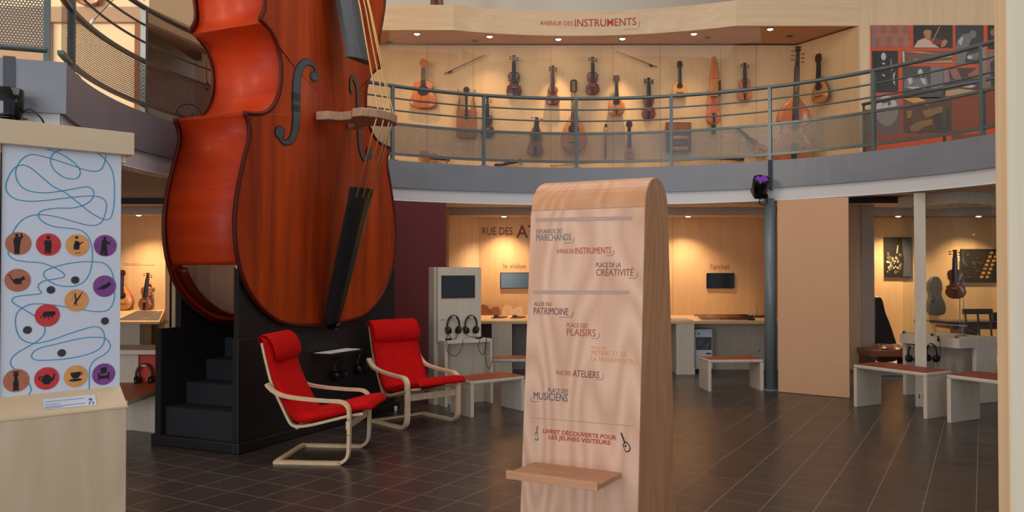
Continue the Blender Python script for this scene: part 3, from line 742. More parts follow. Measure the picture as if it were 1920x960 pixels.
# ================================================================ benches
def bench(label, p, q, depth_pt, H, red=terracotta, wrap=True, group='pale benches with terracotta tops', longer=None):
    """p, q: front feet on the floor; depth_pt: the back foot beside p"""
    p = Vector((p[0], p[1], 0)); q = Vector((q[0], q[1], 0)); d = Vector((depth_pt[0], depth_pt[1], 0)) - p
    ex = (q - p); L = longer or ex.length; ex.normalize(); ey = Vector((-ex.y, ex.x, 0))
    D = abs(d.dot(ey)); sgn = 1 if d.dot(ey) > 0 else -1
    t = thing('bench', label, 'bench', p, math.atan2(ex.y, ex.x), group)
    T = 0.042; y0, y1 = (0, D) if sgn > 0 else (-D, 0)
    for x in (0, L - T): b = MB(); b.box(x, x + T, y0, y1, 0, H - T + 0.001); b.build('side_panel', greyboard, t, bevel=0.003)
    b = MB(); b.box(0, L, y0, y1, H - T, H); b.build('seat_board', greyboard, t, bevel=0.012)
    b = MB(); b.box(0.012, L - 0.012, y0 + 0.004, y1 - 0.004, H, H + 0.004); b.build('seat_pad', red, t)
    return t
bench('small pale bench with terracotta top in front of the bow counter', (2.48, 10.34), (3.20, 10.40), (2.44, 10.71), 0.40)
bench('long pale bench with dull red top before the glass display case', (3.85, 9.22), (4.28, 8.44), (4.23, 9.40), 0.475, dull_red)
bench('pale bench with dull red top cut off by the plywood board', (4.39, 8.26), (4.86, 7.42), (4.84, 8.47), 0.485, dull_red)
bench('pale bench with orange top between the farther armchair and the wooden totem', (-0.43, 8.52), (0.14, 8.95), (-0.68, 8.82), 0.38)
bench('small pale bench with orange top behind the screen tower near the violin counter', (-0.28, 10.45), (0.50, 10.45), (-0.28, 10.82), 0.40)

# ================================================================ wooden totem sign
TZ = math.radians(-28); ex = Vector((math.cos(TZ), math.sin(TZ), 0)); ey = Vector((-ex.y, ex.x, 0))
P0 = Vector((0.539, 3.587, 0)); TW = 0.582
TC = P0 - ex * TW / 2 + ey * 0.32
tot = thing('totem_sign', 'tall beech totem sign with rounded top and coloured place names', 'sign', TC, TZ)
ZS = 1.834; lean = 0.146 / ZS
prof_f = [(-0.32, 0.0), (-0.174, ZS)]
arcp = [(-0.174 * math.cos(a), ZS + 0.150 * math.sin(a)) for a in [PI * k / 18 for k in range(1, 18)]]
profile = [(-0.32, 0.0), (-0.174, ZS)] + arcp + [(0.174, ZS), (0.32, 0.0)]
b = MB(); b.prism(profile, -TW / 2, TW / 2, 'yzx'); body = b.build('body', beech_cap, tot, bevel=0.006)
b = MB(); b.prism([(-0.318, 0.004), (-0.322, 0.004), (-0.322 + 0.146 / 1.834 * 1.83, 1.83), (-0.318 + 0.146 / 1.834 * 1.83, 1.83)], -TW / 2 + .001, TW / 2 - .001, 'yzx'); b.build('face_panel', beech, tot)
b = MB(); b.box(-TW / 2 + .002, TW / 2 - .002, -0.1745, -0.1735, ZS - 0.0015, ZS + 0.0015); b.build('seam', ink_faint, tot)
fn = (ey * -1 + Vector((0, 0, lean))).normalized()           # the sloping face
fo = TC + ey * -0.32
def tl_(px, py):                                             # point on the face in the totem's own axes: x, height
    w = on_plane(px, py, fo, fn) - TC; return w.dot(ex), w.z
def tface(x, z, off=0.0034): return (x, -0.32 + lean * z - off, z)
def tot_text(body_, px0, py0, px1, hpx, m, b=None, bold=0.0):
    x0, z0 = tl_(px0, py0); x1, _ = tl_(px1, py0); xh, zh = tl_(px0, py0 - hpx)
    b = MB(); text_to(b, body_, (zh - z0) / 0.70, lambda x, y: tface(x0 + x, z0 + y), fit=x1 - x0, bold=bold); return b.build('lettering', m, tot)
def tot_poly(pts, m, name='printed_line'):
    b = MB(); b.poly([tface(*tl_(*p)) for p in pts]); return b.build(name, m, tot)
tot_text('ESPLANADE DES', 1006, 438, 1055, 8, ink_slate)
tot_text('MARCHANDS', 1006, 452, 1071, 13, ink_slate, bold=0)
tot_text('AVENUE DES', 1044, 475, 1077, 8, ink_red)
tot_text('INSTRUMENTS', 1079, 476, 1146, 12, ink_red, bold=0)
tot_text('PLACE DE LA', 1118, 501, 1164, 9, ink_plum)
tot_text('CRÉATIVITÉ', 1118, 517, 1188, 13, ink_brown, bold=0)
tot_text('ALLÉE DU', 1002, 573, 1034, 7, ink_plum)
tot_text('PATRIMOINE', 1001, 589, 1066, 13, ink_plum, bold=0)
tot_text('PLACE DES', 1063, 613, 1102, 8, ink_rose)
tot_text('PLAISIRS', 1063, 629, 1117, 14, ink_rose, bold=0)
tot_text('PLACE DES', 1109, 654, 1137, 6, ink_orange)
tot_text('MÉTIERS ET DE', 1109, 665, 1175, 8.6, ink_orange)
tot_text('LA TRANSMISSION', 1109, 677, 1189, 8.6, ink_orange)
tot_text('RUE DES', 1044, 702, 1071, 8, ink_rose)
tot_text('ATELIERS', 1074, 706, 1124, 13, ink_plum, bold=0)
tot_text('PLACE DES', 1028, 735, 1066, 8, ink_navy)
tot_text('MUSICIENS', 1001, 748, 1065, 14, ink_navy, bold=0)
def slant(body_, a, c, hpx, m, bold=0.0006):
    x0, z0 = tl_(*a); x1, z1 = tl_(*c); _, zh = tl_(a[0], a[1] - hpx); k = (z1 - z0) / (x1 - x0)
    b = MB(); text_to(b, body_, (zh - z0) / .70, lambda x, y: tface(x0 + x, z0 + y + k * x), fit=x1 - x0, bold=bold); b.build('lettering', m, tot)
slant('LIVRET DÉCOUVERTE POUR', (1019, 811.5), (1156, 824.5), 7.6, ink_red)
slant('LES JEUNES VISITEURS', (1029, 822.5), (1145, 834), 7.6, ink_red)
tot_poly([(1005, 409), (1185, 405.5), (1185, 412.5), (1005, 416)], ink_grey, 'printed_band')
tot_poly([(1000, 544.5), (1180, 545), (1180, 551.5), (1000, 551)], ink_grey, 'printed_band')
tot_poly([(995, 782), (1188, 798), (1188, 799.2), (995, 783.2)], ink_grey)
for x0_, x1_, y0_, k_ in ((1056, 1138, 411.6, -.018), (1040, 1150, 548.4, .004)):      # small pale worn print on the bands
    b = MB(); rr_ = random.Random(4); x_ = x0_
    while x_ < x1_:
        w_ = rr_.uniform(1.2, 3.4); y_ = y0_ + k_ * (x_ - x0_); b.poly([tface(*tl_(*p), off=.0042) for p in ((x_, y_ - 1.2), (x_ + w_, y_ - 1.2), (x_ + w_, y_ + 1.2), (x_, y_ + 1.2))]); x_ += w_ + rr_.uniform(.6, 1.4)
    b.build('print', ink_pale, tot)
for px, py, w, m in ((1071, 453, 20, ink_slate), (1146, 477, 14, ink_red), (1190, 519, 16, ink_brown), (1069, 592, 26, ink_plum), (1119, 632, 16, ink_rose), (1191, 681, 14, ink_orange), (1126, 710, 12, ink_rose)):
    px += 5; tot_poly([(px - w, py + 2.2), (px - 4, py + 2.2), (px, py - 2), (px, py - 8), (px + .8, py - 8), (px + .8, py - 1.6), (px - 3.6, py + 3.0), (px - w, py + 3.0)], m)
tot_poly([(995, 745), (995, 751), (998, 753.2), (1012, 753.2), (1012, 752.4), (998.5, 752.4), (995.8, 750.6), (995.8, 745)], ink_navy)
def tot_shape(polys, m, name='printed_guitar'):
    b = MB()
    for pl in polys: b.poly([tface(*tl_(*p)) for p in pl])
    b.build(name, m, tot)
def ell(cx, cy, rx, ry, rot=0, n=18): return [(cx + rx * math.cos(t) * math.cos(rot) - ry * math.sin(t) * math.sin(rot), cy + rx * math.cos(t) * math.sin(rot) + ry * math.sin(t) * math.cos(rot)) for t in [2 * PI * k / n for k in range(n)]]
gb = [(p.x, p.y) for p in catmull([(1170, 830, 0), (1175, 828, 0), (1180, 833, 0), (1183, 841, 0), (1180, 847, 0), (1173, 847, 0), (1170, 840, 0), (1168, 835, 0)], 4, closed=True)]
tot_shape([gb, [(1163.5, 812), (1166, 810.5), (1173.5, 830), (1171, 831)]], ink_black)
x_in = [(1175 + (x - 1175) * .72, 838 + (y - 838) * .76) for x, y in gb]
b = MB(); b.poly([tface(*tl_(*p), off=.0040) for p in x_in]); b.build('printed_guitar', beech, tot)
b = MB(); b.poly([tface(*tl_(*p), off=.0046) for p in ell(1173.5, 836, 2, 2.2)]); b.build('printed_guitar', ink_black, tot)
vb = [(p.x, p.y) for p in catmull([(1004, 811, 0), (1008, 811, 0), (1009, 815, 0), (1008, 818, 0), (1011, 823, 0), (1007, 826, 0), (1003, 824, 0), (1005, 818, 0), (1003.5, 815, 0)], 4, closed=True)]
b = MB(); b.poly([tface(*tl_(*p)) for p in vb]); b.poly([tface(*tl_(*p)) for p in ((1007, 799), (1009.5, 799), (1008, 812), (1006, 812))]); b.build('printed_violin', ink_slate, tot)
b = MB(); b.poly([tface(*tl_(*(1006.5 + (x - 1006.5) * .6, 818 + (y - 818) * .7)), off=.0040) for x, y in vb]); b.build('printed_violin', beech, tot)
# the little shelf
s_l, s_r = tl_(1003, 868)[0], tl_(1166, 889)[0]; sz = tl_(1085, 876)[1]
b = MB()
x0, x1 = s_l + 0.0, s_r
ya = -0.32 + lean * sz; dep = 0.275
b.M = Matrix.Translation((0, ya, sz)) @ Matrix.Rotation(math.radians(-2), 4, 'X')
b.box(x0, x1, -dep, 0.012, -0.022, 0.0); shf = b.build('shelf', beech_top, tot, bevel=0.002)
b = MB(); b.M = Matrix.Translation((0, ya, sz)) @ Matrix.Rotation(math.radians(-2), 4, 'X'); b.box(x0, x1, -dep - 0.016, -dep, -0.024, 0.012); b.build('shelf_lip', beech_top, shf, bevel=0.002)

# ================================================================ the listening kiosk at the left
KRZ = math.atan2(0.693, 0.72); kd = Vector((0.72, 0.693, 0)).normalized(); kb = Vector((-kd.y, kd.x, 0)); KP = Vector((-1.679, 3.5, 0))
kio = thing('listening_kiosk', 'birch plywood kiosk with a white panel of round coloured pictures and a looping blue line', 'kiosk', KP, KRZ)
KW = -((on_plane(2, 504, KP, kb) - KP).dot(kd)) * 1.0
def kl(px, py):
    w = on_plane(px, py, KP, kb) - KP; return w.dot(kd), w.z
KT, KB = kl(228, 292)[1], kl(224, 722)[1]
b = MB(); b.box(-KW, 0, 0, 0.012, KB - 0.01, KT + 0.01); pan = b.build('picture_panel', white_lam, kio)
b = MB(); b.box(-KW - 0.5, 0.035, -0.055, 0.36, KT, KT + 0.095); b.build('cornice', birch_h, kio, bevel=0.002)
b = MB(); b.box(-KW - 0.5, 0.02, 0.004, 0.34, KT - 0.03, KT); b.build('cornice_lining', birch_h, kio)
b = MB(); b.box(-KW, -0.004, 0.012, 0.34, KB - 0.02, KT); b.build('core', greywall, kio)
b = MB(); b.box(-KW - 0.5, -KW - 0.008, -0.01, 0.34, 0, KT); b.build('side_post', birch, kio)
b = MB(); b.prism([(0.005, KB), (0.34, KB), (0.34, KB - 0.085), (-0.092, KB - 0.085), (-0.092, KB - 0.078)], -KW - 0.5, 0.002, 'yzx'); led = b.build('sloping_ledge', birch_h, kio)
b = MB(); b.box(-KW - 0.5, 0.0, -0.088, 0.33, 0, KB - 0.086); b.build('cabinet', kiosk_maple, kio, bevel=0.003)
# information card on the ledge
lt = math.atan2(0.078, 0.097)
def ledge(x, u, off=0.002):           # u: distance down the slope
    return (x, 0.005 - u * math.cos(lt) - off * math.sin(lt), KB - u * math.sin(lt) + off * math.cos(lt))
def ledge_px(px, py):
    c, s = math.cos(lt), math.sin(lt); n = (kb * -1) * s + Vector((0, 0, c)); p = KP + kb * 0.005 + Vector((0, 0, KB)); w = on_plane(px, py, p, n) - p
    dn = kb * -c + Vector((0, 0, -s)); return w.dot(kd), w.dot(dn)
cc = [ledge_px(*p) for p in ((79, 749), (178, 740), (181, 760), (83, 769))]
b = MB(); b.poly([ledge(*c) for c in cc]); card = b.build('information_card', white_lam, led)
def card_line(px0, py0, px1, py1, w, m):
    a, c = ledge_px(px0, py0), ledge_px(px1, py1); d_, e = ledge_px(px1, py1 + w), ledge_px(px0, py0 + w)
    b = MB(); b.poly([ledge(*q, off=.0026) for q in (a, c, d_, e)]); b.build('printed_line', m, card)
ink_lilac = mat('lilac_ink', srgb(150, 146, 178), 0.6)
for y0, x1 in ((754, 157), (759.5, 112), (763.5, 160), (766, 118)):
    card_line(84, y0, x1, y0 - (x1 - 84) * .1, 1.3, ink_lilac)
def card_ell(cx, cy, rx, ry, m, ang=(0, 2 * PI), w=None):
    b = MB(); P = [ledge_px(cx + rx * math.cos(t), cy + ry * math.sin(t)) for t in [ang[0] + (ang[1] - ang[0]) * k / 14 for k in range(15)]]
    if w is None: b.poly([ledge(*q, off=.003) for q in P[:-1]])
    else: b.tube([ledge(*q, off=.003) for q in P], w, 4)
    b.build('printed_symbol', m, card)
card_ell(169.5, 749.5, 1.6, 1.6, ink_black); card_ell(169.5, 749.6, 4, 1.8, ink_black, w=.0006)
card_ell(171, 757, 3.6, 4, ink_black, (PI, 2 * PI), .0009); card_ell(167.6, 757.5, 1.1, 1.7, ink_black); card_ell(174.6, 757, 1.1, 1.7, ink_black)
# the blue line
z1 = lambda L: [(x / 4, 260 + y / 4) for x, y in L]
z2 = lambda L: [(x / 4, 420 + y / 4) for x, y in L]
z3 = lambda L: [(x / 4, 560 + y / 4) for x, y in L]
lines = [
 z1([(345, 77), (420, 100), (500, 140), (570, 195), (600, 245), (585, 290), (545, 302), (480, 290), (410, 240), (378, 180), (385, 130), (415, 100), (460, 86)]),
 z1([(792, 115), (785, 170), (760, 225), (715, 245), (640, 235), (560, 208), (400, 155), (300, 128), (235, 118), (180, 140), (135, 190), (115, 250), (125, 310), (165, 365), (230, 395), (330, 406), (430, 397), (540, 378), (620, 363), (670, 365), (700, 395), (695, 440), (660, 480), (600, 507), (520, 521), (420, 521), (330, 535), (290, 560), (292, 595), (340, 635), (420, 662), (530, 673), (610, 690), (660, 735), (685, 800)])
 + z2([(691, 220), (688, 290), (670, 370), (630, 430), (570, 462), (500, 468), (420, 455), (350, 415), (325, 380), (340, 350), (400, 325), (500, 298), (600, 284), (700, 283), (780, 295), (830, 345), (852, 420), (858, 510), (850, 580), (820, 635), (770, 655), (700, 655), (620, 643), (560, 632), (490, 622), (420, 610), (330, 600), (240, 600), (170, 625), (125, 670), (113, 740), (130, 820), (170, 870), (230, 892), (300, 890), (400, 865), (500, 828), (620, 790), (700, 770), (750, 780), (778, 820)])
 + z3([(780, 320), (750, 370), (690, 405), (600, 432), (480, 452), (380, 460), (290, 462), (245, 450), (235, 425), (260, 390), (320, 363), (400, 345), (500, 320), (620, 295), (720, 289), (790, 300), (825, 345), (815, 385), (770, 425), (710, 460), (675, 510), (668, 580), (668, 690)]),
 z1([(735, 112), (790, 160), (835, 230), (855, 320), (856, 420), (850, 520), (830, 590), (795, 607), (740, 590), (660, 540), (560, 460), (480, 400), (400, 360), (320, 295), (250, 235), (200, 205), (155, 198), (110, 218), (70, 270), (43, 345), (55, 405), (110, 450), (200, 468), (320, 465), (450, 450), (600, 434), (700, 430), (770, 448), (797, 495), (785, 570), (760, 625), (710, 650), (640, 645), (540, 618), (440, 590), (340, 572), (250, 573), (180, 600), (130, 645), (90, 710)]),
 z2([(57, 205), (70, 240), (120, 270), (200, 283), (300, 290), (380, 315), (450, 350), (482, 382), (465, 402), (390, 415), (320, 430), (285, 460), (290, 490), (310, 515), (280, 525), (180, 535), (110, 548), (88, 575), (110, 600), (170, 635), (260, 690)]),
 z2([(330, 768), (335, 810), (310, 850), (260, 890)]) + z3([(180, 375), (110, 420), (78, 465), (85, 505), (110, 530)]),
 z3([(215, 630), (232, 680), (220, 710), (208, 732)])]
for L in lines:
    b = MB(); b.tube([(kl(p.x, p.y)[0], -0.0003, kl(p.x, p.y)[1]) for p in catmull([(x, y, 0) for x, y in L], 4)], 0.0021, 6, flat=1)
    b.build('blue_line', ink_blue, pan)
# the pictures: silhouettes in the unit circle
P_ = lambda *a: [(a[i], a[i + 1]) for i in range(0, len(a), 2)]
def eu(cx, cy, rx, ry, n=14): return [(cx + rx * math.cos(2 * PI * k / n), cy + ry * math.sin(2 * PI * k / n)) for k in range(n)]
SIL = {
 'man_waving': [eu(-.12, .72, .13, .15), P_(-.28, .55, .08, .6, .2, .3, .12, -.2, .1, -.9, -.3, -.92, -.32, -.2, -.38, .2), P_(.05, .5, .2, .35, .36, .62, .24, .9, .12, .88, .2, .62)],
 'man_standing': [eu(-.02, .62, .15, .17), P_(-.3, .38, .2, .38, .26, -.05, .18, -.75, -.04, -.8, -.08, -.4, -.12, -.8, -.3, -.78, -.28, -.1, -.36, .0)],
 'woman_seated': [eu(-.08, .7, .14, .12), P_(-.2, .4, .1, .36, .2, .05, .5, .3, .44, .36, .2, .2, .14, -.4, -.3, -.42, -.34, -.1), P_(-.2, -.7, .0, -.68, .0, -.74, -.2, -.76), P_(.1, -.66, .25, -.7, .24, -.76, .1, -.74)],
 'man_playing': [eu(-.05, .68, .15, .14), P_(-.3, .5, .06, .55, .42, .2, .4, .1, .1, .22, .16, -.2, .2, -.9, -.1, -.9, -.1, -.35, -.2, -.9, -.42, -.85, -.34, -.1), P_(.0, .1, .5, .5, .52, .46, .04, .02)],
 'rat': [[(x * 1, y) for x, y in eu(-.02, -.08, .34, .26)], eu(.36, .12, .2, .14), eu(.44, .28, .07, .09), P_(-.3, -.1, -.52, .1, -.6, .38, -.74, .46, -.72, .5, -.54, .44, -.46, .14, -.24, .02), P_(.0, -.3, .3, -.36, .34, -.3, .1, -.2)],
 'bird': [P_(-.75, -.34, -.4, -.1, -.1, .1, .3, .28, .42, .3, .62, .12, .5, .1, .42, .0, .2, -.2, -.1, -.28, -.42, -.28), eu(.34, .25, .14, .12), P_(-.1, -.28, -.06, -.42, -.02, -.42, -.02, -.26)],
 'dragonfly': [P_(-.1, -.1, .0, -.16, .5, .7, .44, .74), P_(-.1, -.12, -.2, .62, -.08, .64, .0, -.05), P_(-.12, -.1, .28, .52, .36, .44, .0, -.16), eu(-.12, -.2, .12, .1), P_(-.2, -.3, -.28, -.5, -.22, -.5, -.14, -.3), P_(-.1, -.3, .02, -.5, .06, -.46, -.02, -.26)],
 'flea': [P_(-.4, .0, -.3, .34, .1, .36, .6, .34, .66, .1, .4, -.08, .1, -.1, -.2, -.08), P_(-.4, .0, -.62, -.2, -.58, -.22, -.3, -.06), P_(-.2, -.05, -.3, -.3, -.24, -.3, -.1, -.08), P_(.0, -.05, .1, -.36, .16, -.34, .1, -.08), P_(.3, -.05, .34, -.26, .4, -.24, .4, -.06)],
 'clock': [P_(-.26, .8, .2, .8, .2, .68, -.26, .68), eu(-.03, .48, .2, .2), P_(-.13, .3, .07, .3, .2, -.3, .16, -.7, -.22, -.7, -.26, -.3), P_(-.28, -.7, .22, -.7, .22, -.85, -.28, -.85)],
 'teapot': [eu(.0, -.1, .42, .38), P_(.3, -.2, .5, .1, .56, .4, .68, .36, .6, -.05, .4, -.36), P_(-.35, .2, -.6, .24, -.68, .0, -.5, -.22, -.46, -.16, -.58, .0, -.54, .14, -.36, .1), P_(-.2, .24, .2, .24, .1, .36, -.1, .36), P_(-.25, -.42, .25, -.42, .2, -.52, -.2, -.52)],
 'cup': [P_(-.46, .36, .42, .4, .38, .1, .2, -.16, -.2, -.18, -.4, .06), P_(.4, .3, .58, .3, .56, .12, .38, .04, .38, .1, .5, .16, .5, .25, .4, .24), P_(-.6, -.3, -.2, -.2, .2, -.2, .56, -.26, .4, -.4, .0, -.46, -.4, -.42)],
 'armchair': [P_(-.28, .62, .26, .64, .24, .1, -.26, .06), P_(-.5, .12, -.36, .16, -.3, -.14, .32, -.12, .38, .16, .52, .14, .46, -.4, -.46, -.42), P_(-.46, -.4, -.38, -.4, -.4, -.62, -.46, -.62), P_(.38, -.4, .46, -.4, .46, -.6, .4, -.6)],
}
discs = [(34, 456.5, disc_brown, 'man_waving'), (90.5, 458.5, disc_red, 'man_standing'), (145, 459.7, disc_orange, 'woman_seated'), (197, 460.5, disc_purple, 'man_playing'),
 (32.7, 525.5, disc_brown, 'rat'), (195.7, 536.5, disc_purple, 'bird'), (143.2, 563.3, disc_orange, 'dragonfly'), (88.5, 591.3, disc_red, 'flea'),
 (30.2, 713.5, disc_brown, 'clock'), (87.3, 709.5, disc_red, 'teapot'), (141.8, 705.5, disc_orange, 'cup'), (194, 701.5, disc_purple, 'armchair')]
DR = 0.0455
for px, py, m, nm in discs:
    x, z = kl(px, py)
    b = MB(); b.poly([(x + u * DR, -0.0022, z + v * DR) for u, v in eu(0, 0, 1, 1, 32)]); d = b.build('picture_disc', m, pan)
    b = MB()
    for j, pl in enumerate(SIL[nm]): b.poly([(x + u * DR, -0.0030 - .00008 * j, z + v * DR) for u, v in pl])
    b.build('silhouette', ink_black, d)
hole_in = mat('dark_hole', srgb(58, 58, 62), 0.7)
for px, py in ((140.5, 525), (95, 543.5), (51, 618.7), (196.3, 601.8), (115.2, 661.7)):
    x, z = kl(px, py); b = MB(); b.poly([(x + u * .0155, -0.0022, z + v * .0155) for u, v in eu(0, 0, 1, 1, 24)]); d = b.build('listening_hole', ink_black, pan)
    b = MB(); b.poly([(x - .0012 + u * .0140, -0.0028, z + .0006 + v * .0140) for u, v in eu(0, 0, 1, 1, 24)]); b.build('hole_depth', hole_in, d)

# ================================================================ plywood board at the right edge
bd = thing('plywood_board', 'tall pale plywood board standing close by at the right edge', 'board', (1.336, 2.2, 0), 0)
b = MB(); b.box(0, 1.1, 0, 0.05, 0, 3.3); b.build('core', ply_edge, bd)
b = MB(); b.box(0.002, 1.1, -0.004, 0.0, 0, 3.3); b.build('face_veneer', maple, bd)

# ================================================================ beige screen and wine-red panel
def panel(name, label, p, q, m, H, th=0.03, z0=0.004):
    p, q = Vector((p[0], p[1], 0)), Vector((q[0], q[1], 0)); d = q - p
    t = thing(name, label, 'panel', p, math.atan2(d.y, d.x))
    b = MB(); b.box(0, d.length, 0, th, z0, H); b.build('board', m, t, bevel=0.003); return t, d.length
t, L = panel('beige_screen', 'tall blank beige screen beside the slate grey column', (3.349, 10.293), (4.038, 9.786), beige_screen, 2.412)
b = MB(); b.tube([(0, 0.015, 0.012), (L, 0.015, 0.012)], 0.012, 8); b.build('bottom_bar', beige_screen, t)
t, L = panel('wine_red_panel', 'wine red panel standing behind the giant double bass', (-1.75, 10.22), (-0.863, 10.69), wine, 2.417)

# ================================================================ screen tower with headphones
TRZ = math.radians(29.1); TO = Vector((-0.75, 9.15, 0)); tx = Vector((math.cos(TRZ), math.sin(TRZ), 0)); ty = Vector((-tx.y, tx.x, 0))
tow = thing('screen_tower', 'whitewashed wooden tower with a black screen and a small table', 'display', TO, TRZ)
def tpl(px, py, y):
    w = on_plane(px, py, TO + ty * y, ty) - TO; return w.dot(tx), w.z
zt = tpl(860, 501, .15)[1]
b = MB(); b.box(-.045, .53, .20, .36, 0, zt); b.build('tower_body', greyboard, tow, bevel=0.003)
b = MB(); b.box(-.02, .53, .15, .20, .72, zt); b.build('front_board', greyboard, tow, bevel=0.003)
(sx0, sz1), (sx1, sz0) = tpl(829, 518, .148), tpl(889, 557, .148)
b = MB(); b.box(sx0 - .008, sx1 + .008, .143, .152, sz0 - .008, sz1 + .008); scr = b.build('screen', blk_plastic, tow)
b = MB(); b.box(sx0, sx1, .141, .144, sz0, sz1); b.build('display_glass', screen_off, scr)
b = MB(); b.box(0.0, .61, 0, .2, .705, .742); b.build('table_top', greyboard, tow, bevel=0.004)
for x in (0.0, .575): b = MB(); b.box(x, x + .035, 0, .2, 0, .706); b.build('side_panel', greyboard, tow, bevel=0.003)
b = MB(); b.box(.03, .58, .16, .2, 0.0, .70); b.build('back_panel', greyboard, tow)
sx, sz = tpl(827, 600, .149)
b = MB()
for i in range(3): b.box(sx + i * .016, sx + i * .016 + .011, .1475, .1495, sz - .01 + .006 * (i % 2), sz + .01)
b.build('small_print', ink_faint, tow)
for i, (px, lab) in enumerate(((850, 'black headphones on the screen tower, the pair hung nearer the red armchair'), (883, 'black headphones on the screen tower, the pair hung nearer the violin counter'))):
    x, z = tpl(px, 592, .12); w = TO + tx * x + ty * .12
    h = headphones('headphones', lab, (w.x, w.y, z), TRZ, 'headphones on the screen tower')
    b = MB(); b.box(-.022, .022, -.02, .03, -.018, -.004); b.build('hook', greyboard, h)
    zz = .742 - z
    if i == 0: cable(h, [(0.06, 0, -.2), (.03, -.02, zz + .03), (-.05, -.09, zz + .01), (-.1, -.10, zz + .06), (-.14, -.125, zz + .03), (-.13, -.13, zz - .12), (-.03, -.13, zz - .17), (.05, -.13, zz - .08), (.06, -.12, zz + .01)], .0035)
    else: cable(h, [(-0.06, 0, -.2), (-.04, -.02, zz + .03), (.05, -.11, zz + .012), (.03, -.13, zz - .1), (.09, -.13, zz - .18), (.12, -.13, zz - .08), (.14, -.12, zz + .012), (.12, -.13, zz - .22), (.17, -.13, zz - .34), (.22, -.13, zz - .2), (.22, -.12, zz + .01)], .0035)
    b = MB(); b.M = Matrix.Translation((-.1 if i == 0 else .06, -.08, zz + .014)); b.tube([(-.035, 0, 0), (.035, .0, 0)], .012, 8); b.build('volume_control', blk_plastic, h)

# ================================================================ long counter under the balcony
CT = 0.785
ct = thing('exhibit_counter', 'long wooden exhibit counter in the lit niche behind the totem', 'counter', (-0.95, 12.0, 0))
b = MB(); b.prism([(-.04, YH - 12), (.42, 1.49), (5.05, 1.49), (5.05, 0), (-.04, 0)], CT - .045, CT, 'xyz'); b.build('worktop', wood('worktop_maple', srgb(214, 176, 128), srgb(226, 190, 142), (1, 6, 6), 0.4), ct, bevel=0.004)
for p0_, p1_ in ((922, 960), (1268, 1302)):
    x0, x1 = atY(p0_, 600, 12.0).x + .95, atY(p1_, 600, 12.0).x + .95
    b = MB(); b.box(x0, x1, 0.0, .5, 0.0, CT - .046); b.build('support', greyboard, ct, bevel=0.003)
    b = MB(); b.box(x0 - .005, x1 + .005, -.008, .0, 0.0, .1); b.build('skirting', greyboard, ct)
b = MB(); b.box(.05, 2.2, .6, .64, 0, CT - .046); b.build('back_panel', greywall, ct)
b = MB(); b.box(2.2, 5.05, .6, .64, 0, CT - .046); b.build('back_panel', greyboard, ct)
b = MB(); b.box(-.04, -.01, .02, .6, 0, CT - .046); b.build('support', greyboard, ct)
x0 = atY(1423, 657, 12.6).x + .95; z = atY(1423, 657, 12.6).z
b = MB(); b.box(x0 - .04, x0 + .04, .588, .6, z - .04, z + .04); sk = b.build('socket', white_app, ct, bevel=.006)
b = MB(); b.box(x0 - .02, x0 + .02, .586, .589, z - .02, z + .02); b.build('socket_face', grey_label, sk)
# white appliance beneath
ax0, ax1 = atY(1303, 650, 12.2).x, atY(1336, 650, 12.2).x; az = atY(1320, 617, 12.2).z
ap = thing('dehumidifier', 'white appliance with a dark grille under the bow counter', 'appliance', ((ax0 + ax1) / 2, 12.2, 0)); hw = (ax1 - ax0) / 2
b = MB(); b.box(-hw, hw, 0, .28, .05, az); b.build('casing', white_app, ap, bevel=.012)
b = MB(); b.box(-hw + .015, hw - .015, -.006, .004, az - .31, az - .12); g = b.build('grille', ebony_grey, ap)
b = MB(); b.M = Matrix.Translation((.0, -.008, az - .215)) @ Matrix.Rotation(PI / 2, 4, 'X')
for r_ in (.03, .055, .08): b.tube([(r_ * math.cos(2 * PI * k / 24), r_ * math.sin(2 * PI * k / 24), 0) for k in range(24)], .004, 5, closed=True)
b.build('fan_guard', nickel, g)
b = MB(); b.box(-hw + .03, hw - .03, -.004, .002, az - .1, az - .04); pnl = b.build('control_panel', white_lam, ap, bevel=.002)
b = MB(); b.lathe([(.012, 0), (.012, .01)], 14); b.M = Matrix.Identity(4); b.v = [(x - .07, -.004 - z_, y + az - .07) for x, y, z_ in b.v]; b.build('button', blk_plastic, pnl)
b = MB(); b.box(.03, .11, -.003, .002, az - .375, az - .355); b.build('nameplate', ink_black, ap)
for s in (-1, 1): b = MB(); b.box(s * (hw - .04) - .03, s * (hw - .04) + .03, .02, .26, 0, .05); b.build('foot', blk_plastic, ap)

# screens and lettering on the back wall
def wall_screen(label, a, c, Y, m):
    p, q = atY(*a, Y - .03), atY(*c, Y - .03); w, h = q.x - p.x, p.z - q.z
    t = thing('wall_screen', label, 'screen', (p.x, Y - .03, q.z))
    b = MB(); b.box(0, w, 0, .029, 0, h); b.build('casing', blk_plastic, t, bevel=.003)
    b = MB(); b.box(.012, w - .012, -.002, .002, .012, h - .012); b.build('display_glass', m, t)
wall_screen('wide wall screen with dim blue picture under the words le violon', (938, 511), (1001, 541), YN, screen_blue)
wall_screen("black wall screen under the word l'archet", (1325, 512), (1377, 541), YN, screen_off)
def wall_text(body, a, x1, hpx, Y, m, parent, bold=0.0004, name='lettering'):
    p = atY(*a, Y); q = atY(x1, a[1], Y); h = atY(a[0], a[1] - hpx, Y).z - p.z
    b = MB(); text_to(b, body, h / .7, lambda x, y: (p.x + x, Y - .004, p.z + y), fit=q.x - p.x, bold=bold); return b.build(name, m, parent)
wall_text('RUE DES', (904, 440), 961, 14, YN, ink_plum, wall_low)
wall_text('ATELIERS', (968, 446), 1100, 24, YN, ink_plum, wall_low, bold=.0015)
wall_text('le violon', (944, 503), 986, 9, YN, ink_rose, wall_low)
